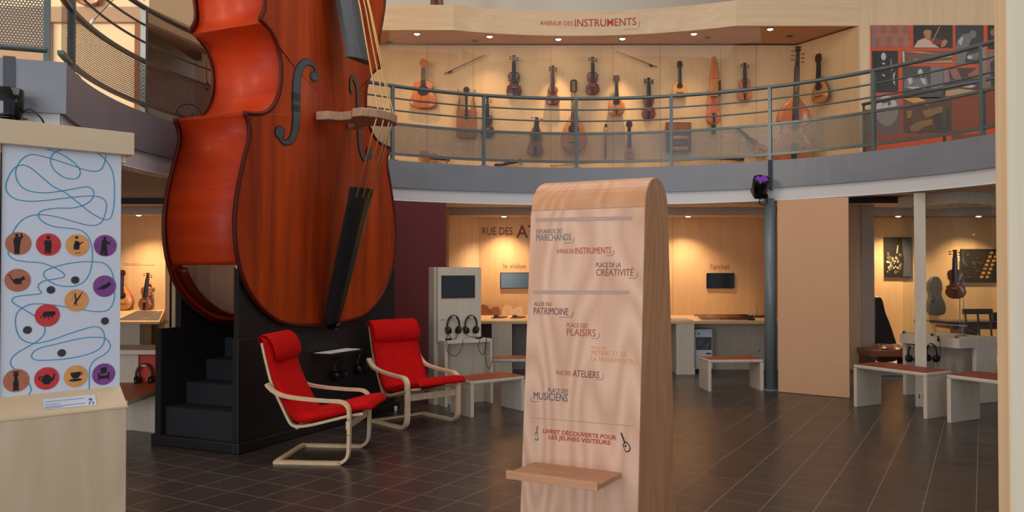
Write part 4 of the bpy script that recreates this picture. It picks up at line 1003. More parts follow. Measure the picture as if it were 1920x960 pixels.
wall_text("l'archet", (1332, 505), 1368, 10, YN, ink_rose, wall_low)
def wall_line(x0, x1, y, Y, m, parent, t=.5):
    p, q = atY(x0, y, Y), atY(x1, y + t, Y); b = MB(); b.box(p.x, q.x, Y - .004, Y - .001, q.z, p.z); b.build('printed_line', m, parent)
for x0, x1, y in ((1408, 1434, 472), (1393, 1400, 481), (1392, 1400, 487), (1411, 1434, 484), (1411, 1420, 489), (1392, 1400, 493), (1404, 1434, 495), (1392, 1400, 499), (1407, 1415, 518), (1420, 1434, 514), (1404, 1412, 523), (1418, 1434, 524), (1405, 1414, 529), (1253, 1264, 477), (1253, 1262, 542)):
    wall_line(x0, x1, y, YN, ink_faint, wall_low)
wall_line(232, 262, 494, 13.3, ink_faint, wall_lowl); wall_line(232, 290, 496.5, 13.3, ink_faint, wall_lowl)

# ================================================================ hanging instruments
OUTL = {
 'violin': [[(0, 0), (.10, .005), (.21, .06), (.285, .17), (.29, .27), (.255, .37), (.285, .425)], [(.285, .425), (.225, .43), (.17, .50), (.163, .57), (.185, .64), (.235, .69)], [(.235, .69), (.215, .73), (.235, .82), (.215, .92), (.13, .985), (0, 1)]],
 'viol': [[(0, 0), (.14, .005), (.27, .08), (.31, .2), (.29, .31), (.25, .40)], [(.25, .40), (.20, .43), (.165, .52), (.19, .60), (.245, .64)], [(.245, .64), (.23, .72), (.19, .83), (.10, .93), (.05, 1.0), (0, 1)]],
 'guitar': [[(0, 0), (.2, .01), (.36, .1), (.405, .25), (.36, .42), (.275, .58), (.27, .68), (.3, .8), (.26, .93), (.12, .99), (0, 1)]],
 'mandolin': [[(0, 0), (.16, .015), (.31, .1), (.375, .26), (.36, .42), (.29, .6), (.2, .76), (.11, .9), (.05, 1), (0, 1)]],
 'rebec': [[(0, 0), (.2, .02), (.31, .13), (.3, .26), (.235, .4), (.22, .5), (.25, .62), (.21, .78), (.13, .92), (.07, 1), (0, 1)]],
 'teardrop': [[(0, 0), (.24, .01), (.3, .08), (.29, .2), (.22, .4), (.14, .62), (.07, .85), (.04, 1), (0, 1)]],
 'nyckel': [[(0, 0), (.12, .01), (.24, .1), (.25, .25), (.22, .36), (.19, .42), (.2, .5), (.235, .56), (.21, .7), (.19, .85), (.19, 1), (0, 1)]],
}
def instrument(name, kind, label, cat, x, zb, zt, y, body_m, body_frac, depth, width=1.0, rz=0.0, neck_m=None, board=None, pegs=4, head='scroll', hole='f', bridge=True, tail=True, group='instruments hanging on the lit wall', tilt=0.0, bowl=False, frets=False, board_end=.45, strings=0, pale=None, neck=1.0):
    """hung with its lowest point at (x, y, zb), reaching up to zt; y is the wall side"""
    H = zt - zb; B = H * body_frac; nm_ = neck_m or v_neck; bm_ = board or ebony
    t = thing(name, label, cat, (x, y, zb), rz, group)
    t.rotation_euler = (0, tilt, rz)
    _, out = closed_outline(OUTL[kind], 5)
    W = B * width
    pts = [(px * W, pz * B) for px, pz in out]; cz = .5 * B; arch = .12 * depth
    ring = lambda r, yy: [(px * r, yy, cz + (pz - cz) * r) for px, pz in pts]
    f0 = -depth - .012
    b = MB(); b.grid([ring(.9, -.012), ring(.985, -.02), ring(.985, f0 + .006)] if not bowl else [ring(.25, 0), ring(.55, -.1 * depth), ring(.8, -.35 * depth), ring(.95, -.7 * depth), ring(.985, f0 + .006)], closed=True, smooth=True)
    b.add(ring(.9 if not bowl else .25, -.012 if not bowl else 0), [tuple(range(len(pts)))]); b.build('body', body_m if not bowl else v_dark, t)
    b = MB(); b.grid([ring(1, f0 + .006), ring(1, f0), ring(.93, f0 - arch * .3), ring(.75, f0 - arch), ring(.4, f0 - arch * 1.5), ring(.03, f0 - arch * 1.6)], closed=True, smooth=True)
    fr_ = b.build('soundboard', pale or body_m, t)
    fy_ = f0 - arch * 1.6
    nw = max(.012, .028 * B / .36) * neck
    hl = (H - B) * .42
    b = MB(); b.grid([[(nw * k, yy + o_, zz) for k, o_ in ((-1, 0), (1, 0), (.6, .03), (-.6, .03))] for zz, yy in ((B * .96, fy_ + .012), (H - hl, fy_ + .012))], closed=True, smooth=False, cap=True); b.build('neck', nm_, t)
    b = MB(); b.grid([[(nw * g * k, fy_ - .012 + o_, zz) for k, o_ in ((-1, .012), (-1, 0), (0, -.004), (1, 0), (1, .012))] for zz, g in ((B * (1 - board_end), 1.25), (H - hl, .85))], closed=True, smooth=False, cap=True); fb = b.build('fingerboard', bm_, t)
    if frets:
        for k in range(10):
            zz = (H - hl) - (H - hl - B * .98) * (1 - .9 ** k) * 1.5
            b = MB(); b.box(-nw, nw, fy_ - .019, fy_ - .015, zz - .0015, zz + .0015); b.build('fret', string_m, fb)
    b = MB()
    if head == 'scroll':
        b.grid([[(nw * g * k, fy_ + .012 + o_, H - hl * q) for k, o_ in ((-1, -.016), (1, -.016), (1, .014), (-1, .014))] for q, g in ((1, .8), (.35, .62), (.18, .5))], closed=True, smooth=False, cap=True)
        b.tube([(-nw * .85, fy_ + .008, H - hl * .13), (nw * .85, fy_ + .008, H - hl * .13)], hl * .13, 10)
    elif head == 'paddle':
        b.prism([(-nw * .9, H - hl), (nw * .9, H - hl), (nw * 1.9, H - hl * .75), (nw * 1.7, H - hl * .2), (nw * 1.0, H), (-nw * 1.0, H), (-nw * 1.7, H - hl * .2), (-nw * 1.9, H - hl * .75)], fy_ - .004, fy_ + .014, 'xzy')
    elif head == 'round':
        b.prism([(nw * 1.7 * math.cos(a), H - hl * .42 + hl * .43 * math.sin(a)) for a in [2 * PI * k / 18 for k in range(18)]], fy_ - .004, fy_ + .012, 'xzy'); b.box(-nw * .8, nw * .8, fy_ - .002, fy_ + .014, H - hl * 1.02, H - hl * .8)
    elif head == 'slot':
        for s in (-1, 1): b.prism([(s * nw * .5, H - hl), (s * nw * 1.5, H - hl * .85), (s * nw * 1.5, H - hl * .1), (s * nw * .5, H)], fy_ - .006, fy_ + .016, 'xzy')
        b.box(-nw * .5, nw * .5, fy_ - .006, fy_ + .016, H - hl * .12, H); b.box(-nw * .2, nw * .2, fy_, fy_ + .014, H - hl, H - hl * .1); b.box(-nw * .6, nw * .6, fy_ - .006, fy_ + .016, H - hl * 1.02, H - hl * .85)
    hd = b.build('head', nm_ if head != 'round' else body_m, t, bevel=.002)
    for i in range(pegs):
        s = 1 if i % 2 else -1; q = .25 + .6 * (i // 2 + .5 * (i % 2)) / max(1, pegs / 2)
        b = MB(); zz = H - hl * q
        b.tube([(s * nw * .5, fy_ + .006, zz), (s * nw * 1.5, fy_ + .006, zz), (s * nw * 1.7, fy_ + .006, zz), (s * nw * 2.4, fy_ + .006, zz)], [.0035, .0035, .008, .008], 6); b.build('peg', ebony, hd)
    if hole == 'f':
        for s in (-1, 1):
            b = MB(); q = [(.085, .40), (.07, .44), (.09, .47), (.115, .43), (.125, .37), (.15, .33), (.165, .36)]
            b.tube([(s * px * W, f0 - arch * 1.1, pz * B) for px, pz in q], [.006, .0045, .0035, .0045, .0035, .0045, .006], 5, flat=.5); b.build('f_hole', ebony, fr_)
    elif hole == 'round':
        hz = B * (.62 if kind == 'guitar' else .58); rr = W * (.125 if kind == 'guitar' else .11)
        b = MB(); b.prism([(rr * 1.25 * math.cos(a) * 1.15, hz + rr * 1.25 * math.sin(a)) for a in [2 * PI * k / 20 for k in range(20)]], f0 - arch * 1.75, f0 - arch, 'xzy'); b.build('rosette', v_dark, fr_)
        b = MB(); b.prism([(rr * math.cos(a) * 1.15, hz + rr * math.sin(a)) for a in [2 * PI * k / 20 for k in range(20)]], f0 - arch * 1.85, f0 - arch, 'xzy'); b.build('sound_hole', ebony, fr_)
    if bridge:
        bz = B * (.36 if hole == 'f' else .24); bw = W * (.075 if hole == 'f' else .17)
        b = MB(); b.box(-bw, bw, fy_ - (.03 if hole == 'f' else .01), fy_ + .006, bz - .005, bz + .005); b.build('bridge', bridgewood if hole == 'f' else v_dark, t)
    if tail:
        b = MB(); b.grid([[(w_ * k * W, fy_ - .014 + o_, q * B) for k, o_ in ((-1, .008), (-1, 0), (1, 0), (1, .008))] for q, w_ in ((.30, .055), (.02, .03))], closed=True, smooth=False, cap=True); b.build('tailpiece', ebony, t)
    for i in range(strings):
        k = -1 + 2 * (i + .5) / strings
        b = MB(); b.tube([(k * .05 * W, fy_ - .02, B * .3), (k * nw * .8, fy_ - .02, H - hl)], .0016, 4); b.build('string', string_m, t)
    return t
def hang(name, kind, label, cat, px, ptop, pbot, m, bf, dep, Y=YW, **k):
    zt_ = atY(px, ptop, Y - dep).z; lo = atY(px, pbot, Y - dep)
    return instrument(name, kind, label, cat, lo.x, lo.z, zt_, Y - 0.005, m, bf, dep, **k)
hang('guitar', 'guitar', 'orange red guitar with round head hanging at the left end of the lit wall', 'guitar', 794, 111, 203, v_orange, .56, .09, width=1.22, head='round', hole='round', tail=False, pegs=0, frets=True, board_end=.18, neck_m=v_brown, board=v_neck)
hang('violin', 'violin', 'dark brown violin hanging high right of the left bow', 'violin', 963.5, 104, 182, v_dark, .60, .06, width=1.03)
hang('violin', 'violin', 'small dark violin half behind the rail next to the lyre guitar', 'violin', 914, 182, 258, v_dark, .56, .055, width=1.0)
hang('viol', 'viol', 'small red brown viol lit by the glow of the left spotlight', 'viol', 1036.5, 123, 197, v_red, .53, .06, width=1.05, head='scroll', pegs=6)
hang('rebec', 'rebec', 'waisted brown carved fiddle hanging low behind the perforated panel', 'fiddle', 1003, 220, 293, v_brown, .80, .07, width=.82, head='scroll', pegs=2, hole='round', tail=True, bridge=False, tilt=.05)
hang('mandola', 'mandolin', 'large long necked amber mandola hanging in the middle of the lit wall', 'mandola', 1075.5, 150, 286, v_amber, .55, .10, width=.87, head='slot', hole='round', tail=False, pegs=0, frets=True, board_end=.30, strings=4, bowl=True, pale=v_amber, neck=.75)
hang('violin', 'violin', 'glossy red brown violin hanging above and left of the bright round mandolin', 'violin', 1111, 107, 178, v_red, .60, .055, width=1.03, bridge=True, pegs=4)
hang('mandolin', 'mandolin', 'amber mandolin hanging in the bright pool of light', 'mandolin', 1155.5, 141, 217, v_amber, .56, .09, width=.98, head='paddle', hole='round', tail=True, pegs=0, bowl=True, pale=v_amber, board_end=.3)
hang('fiddle', 'violin', 'dark red fiddle with many pegs under the right bow', 'fiddle', 1216, 146, 224, v_red, .58, .055, width=.98, pegs=8)
hang('mandolin', 'mandolin', 'pale orange mandolin with oval head left of the keyed fiddle', 'mandolin', 1274, 115, 183, v_orange, .53, .08, width=1.02, head='paddle', hole='round', tail=False, pegs=0, bowl=True, board_end=.3, pale=v_pale)
hang('mandolin', 'teardrop', 'small pointed lute hanging low behind the perforated panel', 'lute', 1179.5, 228, 298, v_brown, .60, .06, width=.72, head='paddle', hole='round', tail=False, pegs=0, pale=v_amber)
hang('violin', 'violin', 'orange brown violin with a bright reflection between keyed fiddle and bass viol', 'violin', 1396, 118, 189, v_orange, .58, .055, width=1.03)
hang('bass_viol', 'viol', 'big orange bass viol with long dark neck at the right end of the wall', 'viol', 1486, 88, 308, v_orange, .575, .16, Y=YW - .42, width=.98, pegs=6, tilt=.045, board_end=.5, strings=4, hole='none', neck=.52)
bv = [o for o in bpy.data.objects if o.name.startswith('bass_viol')][0]
b = MB(); b.tube([(0, -.1, .02), (0, -.1, H_UP - bv.location.z + .005)], [.02, .012], 8); b.build('end_pin', nickel, bv)
# the keyed fiddle
kf = hang('keyed_fiddle', 'nyckel', 'tall orange keyed fiddle with a tapering head', 'fiddle', 1337.5, 152, 232, v_orange, .80, .08, width=.78, head='none', pegs=0, hole='none', bridge=False, tail=True, board_end=.02)
px_m = YW / F
Hh = 80 * px_m
b = MB(); b.prism([(-.06, Hh * .62), (.06, Hh * .62), (.06, Hh * 1.02), (-.06, Hh * 1.02)], -.17, -.09, 'xzy'); kb_ = b.build('key_box', v_amber, kf, bevel=.004)
for i in range(12):
    z = Hh * .64 + Hh * .36 * i / 12; b = MB(); b.box(.055, .10 + .006 * (i % 3), -.15, -.11, z, z + .012); b.build('key', v_dark, kb_)
b = MB(); b.grid([[(w_ * k, y_, z_) for k, y_ in ((-1, -.16), (1, -.16), (1, -.08), (-1, -.08))] for z_, w_ in ((Hh * 1.02, .065), (Hh * 1.28, .05), (Hh * 1.5, .03), (Hh * 1.56, .018))], closed=True, smooth=False, cap=True); hd_ = b.build('head', v_orange, kf, bevel=.01)
for i in range(7):
    z = Hh * 1.06 + Hh * .4 * i / 7; w_ = .062 - .03 * i / 7
    b = MB(); b.tube([(w_, -.12, z), (w_ + .035, -.12, z)], .006, 6); b.build('peg', v_dark, hd_)
b = MB(); b.box(-.03, .03, -.11, -.06, -.17, -.02); b.build('tail_block', ebony, kf)
# mandolin on the splayed end wall
e0, e1 = Vector((4.57, YW, 0)), Vector((5.13, 12.0, 0)); en = Vector((-(e1 - e0).y, (e1 - e0).x, 0)).normalized() * -1
if en.y > 0: en = -en
rzE = math.atan2(en.x, -en.y)
pE = on_plane(1549, 195, e0 + en * .02, en); pT = on_plane(1552, 102, e0 + en * .02, en)
instrument('mandolin', 'mandolin', 'golden round backed mandolin hanging on the splayed wall beside the bass viol', 'mandolin', pE.x, pE.z, pT.z, pE.y, v_pale, .56, .13, width=.98, rz=rzE, head='paddle', hole='round', tail=False, pegs=0, bowl=True, pale=v_amber, board_end=.3, group='instruments hanging on the lit wall')
# lyre guitar
lo = atY(874.5, 258, YW - .08); zt_ = atY(874.5, 164, YW - .08).z; Hl = zt_ - lo.z
ly = thing('lyre_guitar', 'brown lyre guitar with two curved arms behind the rail', 'guitar', (lo.x, YW - .005, lo.z), 0, 'instruments hanging on the lit wall')
hw = 19 * px_m
_, lo_out = closed_outline([[(0, 0), (hw * .7, .0), (hw, .05), (hw * 1.02, .3), (hw * .98, Hl * .54), (hw * .3, Hl * .56), (0, Hl * .54)]], 4)
b = MB(); b.prism(lo_out, -.09, -.01, 'xzy'); b.build('body', v_brown, ly, bevel=.006)
for s in (-1, 1):
    b = MB(); P = catmull([(s * hw * .82, -.05, Hl * .5), (s * hw * .78, -.05, Hl * .65), (s * hw * .70, -.05, Hl * .8), (s * hw * .86, -.05, Hl * .97)], 5)
    b.tube(P, [.028 - .022 * i / (len(P) - 1) for i in range(len(P))], 8); b.build('curved_arm', v_brown, ly)
b = MB(); b.box(-.022, .022, -.10, -.06, Hl * .45, Hl * .93); b.build('neck', v_neck, ly)
b = MB(); b.prism([(.05 * math.cos(a), Hl * .95 + .05 * math.sin(a)) for a in [2 * PI * k / 18 for k in range(18)]], -.09, -.06, 'xzy'); b.build('head', v_neck, ly)
b = MB(); b.prism([(.04 * math.cos(a), Hl * .41 + .04 * math.sin(a)) for a in [2 * PI * k / 18 for k in range(18)]], -.0925, -.085, 'xzy'); b.build('sound_hole', ebony, ly)
b = MB(); b.box(-.07, .07, -.10, -.09, Hl * .14, Hl * .16); b.build('bridge', v_neck, ly)
# flute, bows
def stick(name, label, cat, a, c, Y, r0, r1, m, group=None):
    p, q = atY(*a, Y), atY(*c, Y); t = thing(name, label, cat, p, 0, group); d = q - p
    b = MB(); b.tube([(0, 0, 0), tuple(d)], [r0, r1], 8); b.build('stick', m, t); return t, d
t, d = stick('flute', 'thin brown flute hanging upright between mandola and pointed lute', 'flute', (1136, 233), (1135, 299), YW - .05, .016, .018, v_brown, 'instruments hanging on the lit wall')
b = MB(); b.tube([(0, 0, d.z * .0), (0, 0, d.z * .06)], .021, 10); b.build('ring', ebony, t)
for i in range(6):
    b = MB(); b.M = Matrix.Translation((0, -.017, d.z * (.45 + .07 * i))); b.lathe([(.004, -.003), (.004, .003)], 8); b.build('finger_hole', ebony, t)
def bow(label, frog, tip, Y, m=v_dark, group='bows on the lit wall'):
    t, d = stick('bow', label, 'bow', frog, tip, Y, .007, .0045, m, group)
    u = d.normalized(); n = Vector((u.z, 0, -u.x)); n = n if n.z < 0 else -n
    fr = u * .09 + n * .018
    b = MB(); b.tube([tuple(u * .06 + n * .012), tuple(u * .12 + n * .012)], .013, 6); b.build('frog', ebony, t)
    b = MB(); b.tube([tuple(u * .1 + n * .024), tuple(d + n * .02)], .003, 4, flat=1); b.build('hair', paper, t)
    b = MB(); b.tube([tuple(d - u * .01), tuple(d + n * .022 + u * .012)], .006, 6); b.build('tip', paper, t)
    b = MB(); b.tube([tuple(-u * .012), (0, 0, 0)], .007, 8); b.build('screw', nickel, t)
    return t
bow('violin bow hanging tilted up to the right between orange guitar and dark violin', (834, 138), (911, 102), YW - .04, v_dark)
bow('violin bow hanging tilted down to the right beside the bright pool of light', (1231, 125.5), (1153, 95), YW - .04, v_red)
# things on the low shelf of the showcase
def lying(name, kind, label, cat, px, py, L, m, rz, width=1.0, group='instruments lying at the foot of the lit wall'):
    p = atY(px, py, YW - .35); t = instrument(name, kind, label, cat, 0, 0, L, 0, m, .6, .06, width=width, group=group, pegs=4)
    t.location = p; t.rotation_euler = (math.radians(-62), math.radians(80), rz); return t
zf = H_UP + .052
def flat_fiddle(name, label, cat, px, py, kind, L, m, ang, Y=YW - .03, width=1.0, lean=-75):
    q = atY(px, py, Y); x = q.x
    t = instrument(name, kind, label, cat, 0, 0, L, 0, m, .6, .05, width=width, group='instruments lying at the foot of the lit wall')
    t.rotation_mode = 'XYZ'
    t.matrix_world = Matrix.Translation((x, Y, q.z)) @ Matrix.Rotation(math.radians(ang), 4, 'Y')
    return t
flat_fiddle('violin', 'orange violin lying on its side at the foot of the wall under the guitar', 'violin', 786, 293, 'violin', .50, v_amber, 98, width=1.05)
flat_fiddle('pocket_fiddle', 'narrow dark pocket fiddle lying low right of the small dark violin', 'fiddle', 927, 312, 'teardrop', .46, v_dark, 80, width=.4)
stick('bow', 'thin bow lying low under the large mandola', 'bow', (1033, 311), (1112, 305), YW - .03, .007, .005, v_brown, 'bows on the lit wall')
t, d = stick('recorder', 'long dark wind instrument lying low under the keyed fiddle', 'flute', (1313, 297), (1395, 299), YW - .03, .012, .018, v_dark)
b = MB(); b.tube([tuple(d * .8), tuple(d * 1.0)], .022, 8); b.build('bell', v_neck, t)
flat_fiddle('cornett_fiddle', 'orange fiddle standing askew behind the bright perforated panel', 'fiddle', 1432, 288, 'rebec', .62, v_orange, -48, width=.8)
# open case with rolls
p = atY(1249, 286, YW - .06); q = atY(1295, 230, YW - .06)
t = thing('music_box', 'dark wooden box with pale rolls behind the rail', 'box', (p.x, YW - .005, p.z)); w, h = q.x - p.x, q.z - p.z
b = MB(); b.box(0, w, -.09, -.07 + .06, 0, h); b.build('case', v_dark, t, bevel=.004)
b = MB(); b.box(.012, w - .012, -.096, -.088, h * .66, h - .012); b.build('lid_panel', v_brown, t)
for i, z in enumerate((.12, .30, .48)):
    b = MB(); b.tube([(.05, -.10, h * z), (w - .05, -.10, h * z)], .032, 10); b.build('roll', (v_pale, v_dark, v_pale)[i], t)
# red stand behind the bass viol
p = atY(1537, 296, YW - .14)
t = thing('instrument_stand', 'dark red block behind the foot of the bass viol', 'stand', (p.x, YW - .14, H_UP)); b = MB(); b.box(-.06, .06, 0, .1, 0, .42); b.build('block', redpanel, t, bevel=.004)
# instrument on the roof of the showcase
p = atY(820, 6, 12.75)
t = thing('cello', 'dark red cello standing on top of the showcase header', 'cello', (p.x, 12.7, ST)); k_ = instrument
bpy.data.objects.remove(t)
t = instrument('cello', 'violin', 'dark red cello standing on top of the showcase header', 'cello', p.x, ST + .005, ST + 1.2, 12.8, v_red, .62, .14, width=.45, group=None, board=blk_plastic)

# ================================================================ lamps in the showcase and niches
def downlight(px, py, zc, power, lab, spot=70, lit=True, tilt=(0, 0), group='recessed spotlights'):
    p = atZ(px, py, zc)
    t = thing('recessed_spotlight' if lit else 'ceiling_fitting', lab, 'spotlight' if lit else 'fitting', (p.x, p.y, zc), 0, group)
    b = MB(); b.tube([(.05 * math.cos(2 * PI * k / 24), .05 * math.sin(2 * PI * k / 24), -.004) for k in range(24)], .008, 6, closed=True); b.build('trim_ring', nickel, t)
    b = MB(); b.lathe([(.004, -.020), (.03, -.016), (.044, -.006), (.044, .002)], 20); b.build('lens', lamp_glow if lit else blk_plastic, t)
    if lit and power:
        l = bpy.data.lights.new('spotlight_lamp', 'SPOT'); l.energy = power; l.color = (1.0, 0.71, 0.43); l.spot_size = math.radians(spot); l.spot_blend = .9; l.shadow_soft_size = .04
        o = bpy.data.objects.new('spotlight_lamp', l); COL.objects.link(o); o.parent = t; o.location = (0, 0, -.035); o.rotation_euler = (tilt[0], tilt[1], 0)
    return t
UPZ = SH + .018
near = ['above the orange guitar', 'left of the lettering above the left bow', 'above the small red brown viol', 'above the amber mandolin in the bright pool', 'above the tall keyed fiddle', 'above the bass viol']
for (px, py), w in zip(((782, 63), (918, 68), (1047, 73), (1167, 72), (1301, 63), (1444, 54)), near):
    downlight(px, py, UPZ, {1047: 135, 1167: 135}.get(px, 42), 'glowing recessed spotlight in the showcase soffit ' + w, {1047: 58, 1167: 58}.get(px, 100), tilt=(.05, 0))
for (px, py), w in zip(((731, 79), (891, 76), (1327, 70), (1480, 67)), ('above the giant bass strings', 'above the left bow', 'above the keyed fiddle', 'beside the bass viol head')):
    downlight(px, py, UPZ, 0, 'small dark unlit fitting in the showcase soffit ' + w, lit=False, group='unlit soffit fittings')
for (px, py), w, pw in (((945, 405), 'over the violin counter', 115), ((1290, 404.7), 'over the bow counter', 115), ((1684, 404.5), 'over the workshop scene', 170), ((1835, 404.5), 'added to brighten the workbench behind the display case', 110), ((260, 402.5), 'over the violin and lute', 140)):  # the workbench spotlight is an added one, lifting the dim right niche
    downlight(px, py, LH + .004, pw, 'glowing recessed spotlight in the niche ' + w, 118, group='niche spotlights')

# ================================================================ small exhibits on the long counter
CZ = CT + .001
def violin_plate(label, px0, px1, ptop, m):
    p = atY(px0, 588, YN - .06); q = atY(px1, 588, YN - .06); L = q.x - p.x
    t = thing('violin_plate', label, 'violin plate', (p.x, YN - .06, CZ), 0, 'unfinished violin plates on the counter')
    _, out = closed_outline(OUTL['violin'], 5); h = atY(px0, ptop, YN - .06).z - CZ
    b = MB(); b.prism([(pz * L, max(0.0, px * h * 3.3)) for px, pz in out if px >= -0.001], -.012, .006, 'xzy'); b.build('plate', m, t, bevel=.002)
    b = MB(); b.box(.02, L - .02, .006, .03, 0, .05); b.build('support_block', birch_h, t)
violin_plate('dark brown violin plate leaning on the wall beside the screen tower', 897, 938, 570, v_brown)
violin_plate('pale violin plate leaning on the wall below the dim blue screen', 941, 981, 569.5, birch)
def clamp(label, px, py, Y=12.7):
    p = atY(px, py, Y); t = thing('clamp_tool', label, 'tool', (p.x, Y, CZ), 0, 'small tools on the counter')
    for i in range(4): b = MB(); b.box(-.09 + .03 * i, .10 + .02 * i, -.1 + .06 * i, -.07 + .06 * i, 0, .014 + .01 * (i % 2)); b.build('bar', v_brown, t)
    b = MB(); b.box(-.05, .02, -.12, -.05, .016, .05); b.build('block', ebony, t)
clamp('dark wooden tool in front of the dark violin plate', 932, 594); clamp('dark wooden tool under the pale violin plate', 967, 595)
p0, p1 = atZ(1262, 601, CZ), atZ(1300, 592, CZ)
t = thing('label_card', 'slanted beige label plate left of the four bows', 'label', (p0.x, p0.y, CZ)); b = MB(); b.box(0, .30, 0, .5, 0, .006); b.build('plate', grey_label, t)
for i, (x0, x1, y) in enumerate(((1302, 1392, 590.7), (1308, 1397, 593.5), (1311, 1401, 596), (1315, 1404, 598.5))):
    a, c = atZ(x1, y, CZ + .02), atZ(x0, y, CZ + .02)
    t = thing('bow', ('rearmost of the four bows lying on the counter', 'second bow from the wall of the four lying on the counter', 'third bow from the wall of the four lying on the counter', 'frontmost of the four bows lying on the counter')[i], 'bow', a, 0, 'bows on the counter'); d = c - a
    b = MB(); b.tube([(0, 0, 0), tuple(d)], [.011, .008], 6); b.build('stick', (v_dark, v_brown, v_dark, v_brown)[i], t)
    b = MB(); b.box(-.02, .09, -.014, .014, -.016, .012); b.build('frog', ebony, t)
    b = MB(); b.tube([(-.05, 0, -.014), tuple(d + Vector((0, 0, -.014)))], .004, 4); b.build('hair', paper, t)
t = thing('hand_tool', 'small dark tools standing at the right end of the bow counter', 'tool', (atY(1422, 596, 12.8).x, 12.8, CZ))
b = MB(); b.box(-.09, .10, -.05, .05, 0, .035); b.build('block', v_dark, t, bevel=.004)
b = MB(); b.tube([(-.03, 0, .03), (-.02, 0, .17)], .006, 6); b.build('pin', nickel, t)
b = MB(); b.box(-.16, -.03, .06, .1, 0, .03); b.build('blade', ebony, t)

# ================================================================ left niche with lute and violin
nx0, nx1 = -8.4, -5.65
t = thing('sloping_counter', 'lit wooden counter with grey labels below the small violin at left', 'counter', (nx0, 12.4, 0))
b = MB(); b.grid([[(x + k * (.895 - y) * .333, y, z) for y, z in ((0, .71), (0, .745), (.85, .885), (.895, .885), (.895, .71))] for x, k in ((0, 0), (nx1 - nx0, 1))], closed=True, smooth=False, cap=True); ctop = b.build('worktop', MATS['worktop_maple'], t)
sl = .14 / .85
for px in (263, 308):
    x = atY(px, 590, 12.8).x - nx0; b = MB(); e_ = lambda y: nx1 - nx0 + (.895 - y) * .333 - .02; b.add([(x - .22, .1, .745 + .1 * sl + .004), (min(x + .14, e_(.1)), .1, .745 + .1 * sl + .004), (min(x + .14, e_(.75)), .75, .745 + .75 * sl + .004), (x - .22, .75, .745 + .75 * sl + .004)], [(0, 1, 2, 3)]); b.build('label', dark_label, t)
x = atY(228, 640, 12.5).x - nx0; x1 = atY(262, 640, 12.5).x - nx0
b = MB(); b.box(x - .4, x1, .1, .5, 0, .71); b.build('support', greyboard, t)
instrument('violin', 'violin', 'small brown violin standing on the sloping counter at left', 'violin', atY(270, 581, 13.2).x, .888, atY(270, 511, 13.2).z, 13.28, v_brown, .62, .06, width=1.0, tilt=.10, group='instruments in the left niche', strings=0)
instrument('lute', 'mandolin', 'round orange lute with toothed edge half hidden by the kiosk', 'lute', atY(230, 581, 13.2).x, .888, atY(230, 506, 13.2).z, 13.28, v_orange, .62, .09, width=1.05, group='instruments in the left niche', head='paddle', hole='round', tail=False, pegs=0, pale=v_pale)

# ================================================================ listening seat at left
t = thing('listening_bench', 'low whitewashed seat with orange top between kiosk and black stair box', 'seat', (-3.36, 7.15, 0))
b = MB(); b.box(-1.3, 0, 0, 1.15, .355, .395); b.build('seat_board', greyboard, t, bevel=.003)
b = MB(); b.box(-1.3, -.004, .01, 1.15, .395, .40); b.build('seat_pad', mat('orange_linoleum', srgb(196, 96, 54), .5), t)
b = MB(); b.prism([(-1.2, .70), (-.30, .72), (.02, .57), (.02, 1.1), (-1.2, 1.1)], 0, .355, 'xyz'); b.build('base', greyboard, t)
b = MB(); b.box(-.42, .1, 1.15, 1.18, .395, .70); b.build('back_panel', redpanel, t)
b = MB(); b.box(-1.3, -.42, 1.12, 1.18, .395, .70); b.build('back_panel', greyboard, t)
b = MB(); b.box(-1.3, .12, .95, 1.5, .70, .745); b.build('shelf', greyboard, t, bevel=.003)
h = headphones('headphones', 'black headphones hanging on the red panel of the low seat at left', (atY(267, 684, 8.2).x, 8.24, atY(267, 684, 8.2).z), .25)
b = MB(); b.box(-.022, .022, -.02, .055, -.02, -.004); b.build('hook', greyboard, h)
cable(h, [(-.06, 0, -.2), (-.1, -.1, -.235), (-.22, -.2, -.235), (-.16, -.35, -.235), (-.3, -.4, -.235)], .004)

# ================================================================ glass display case at right
ca, cb2 = Vector((4.77, 10.06, 0)), Vector((5.09, 9.30, 0)); cx_ = (cb2 - ca).normalized(); CRZ = math.atan2(cx_.y, cx_.x); cy_ = Vector((-cx_.y, cx_.x, 0))
CL, CD = .825, .62
gc = thing('display_case', 'tall glass display case on a whitewashed table with a wooden head board', 'display case', ca, CRZ)
b = MB(); b.box(0, CL, 0, CD, .64, .755); b.build('table_top', greyboard, gc, bevel=.003)
b = MB(); b.box(CL - .05, CL, CD - .35, CD, 0, .64); b.build('leg', greyboard, gc, bevel=.003)
b = MB(); b.box(.0, .05, .05, CD, 0, .64); b.build('leg', greyboard, gc, bevel=.003)
b = MB(); b.box(.06, CL - .06, CD - .1, CD - .06, .0, .64); b.build('modesty_panel', greyboard, gc)
b = MB(); b.box(-.01, CL, 0.0, CD, 2.30, 2.435); hb_ = b.build('head_board', greyboard, gc, bevel=.003)
for x, y in ((.15, .12), (.62, .12), (.7, .48)):
    b = MB(); b.lathe([(.012, 2.285), (.012, 2.30)], 12, (x, y, 0)); b.build('lamp', chrome, hb_)
    l = bpy.data.lights.new('case_lamp', 'SPOT'); l.energy = 5; l.color = (1.0, 0.8, 0.6); l.spot_size = math.radians(110); l.shadow_soft_size = .012; l = bpy.data.objects.new('case_lamp', l); COL.objects.link(l); l.parent = gc; l.location = (x, y, 2.28)
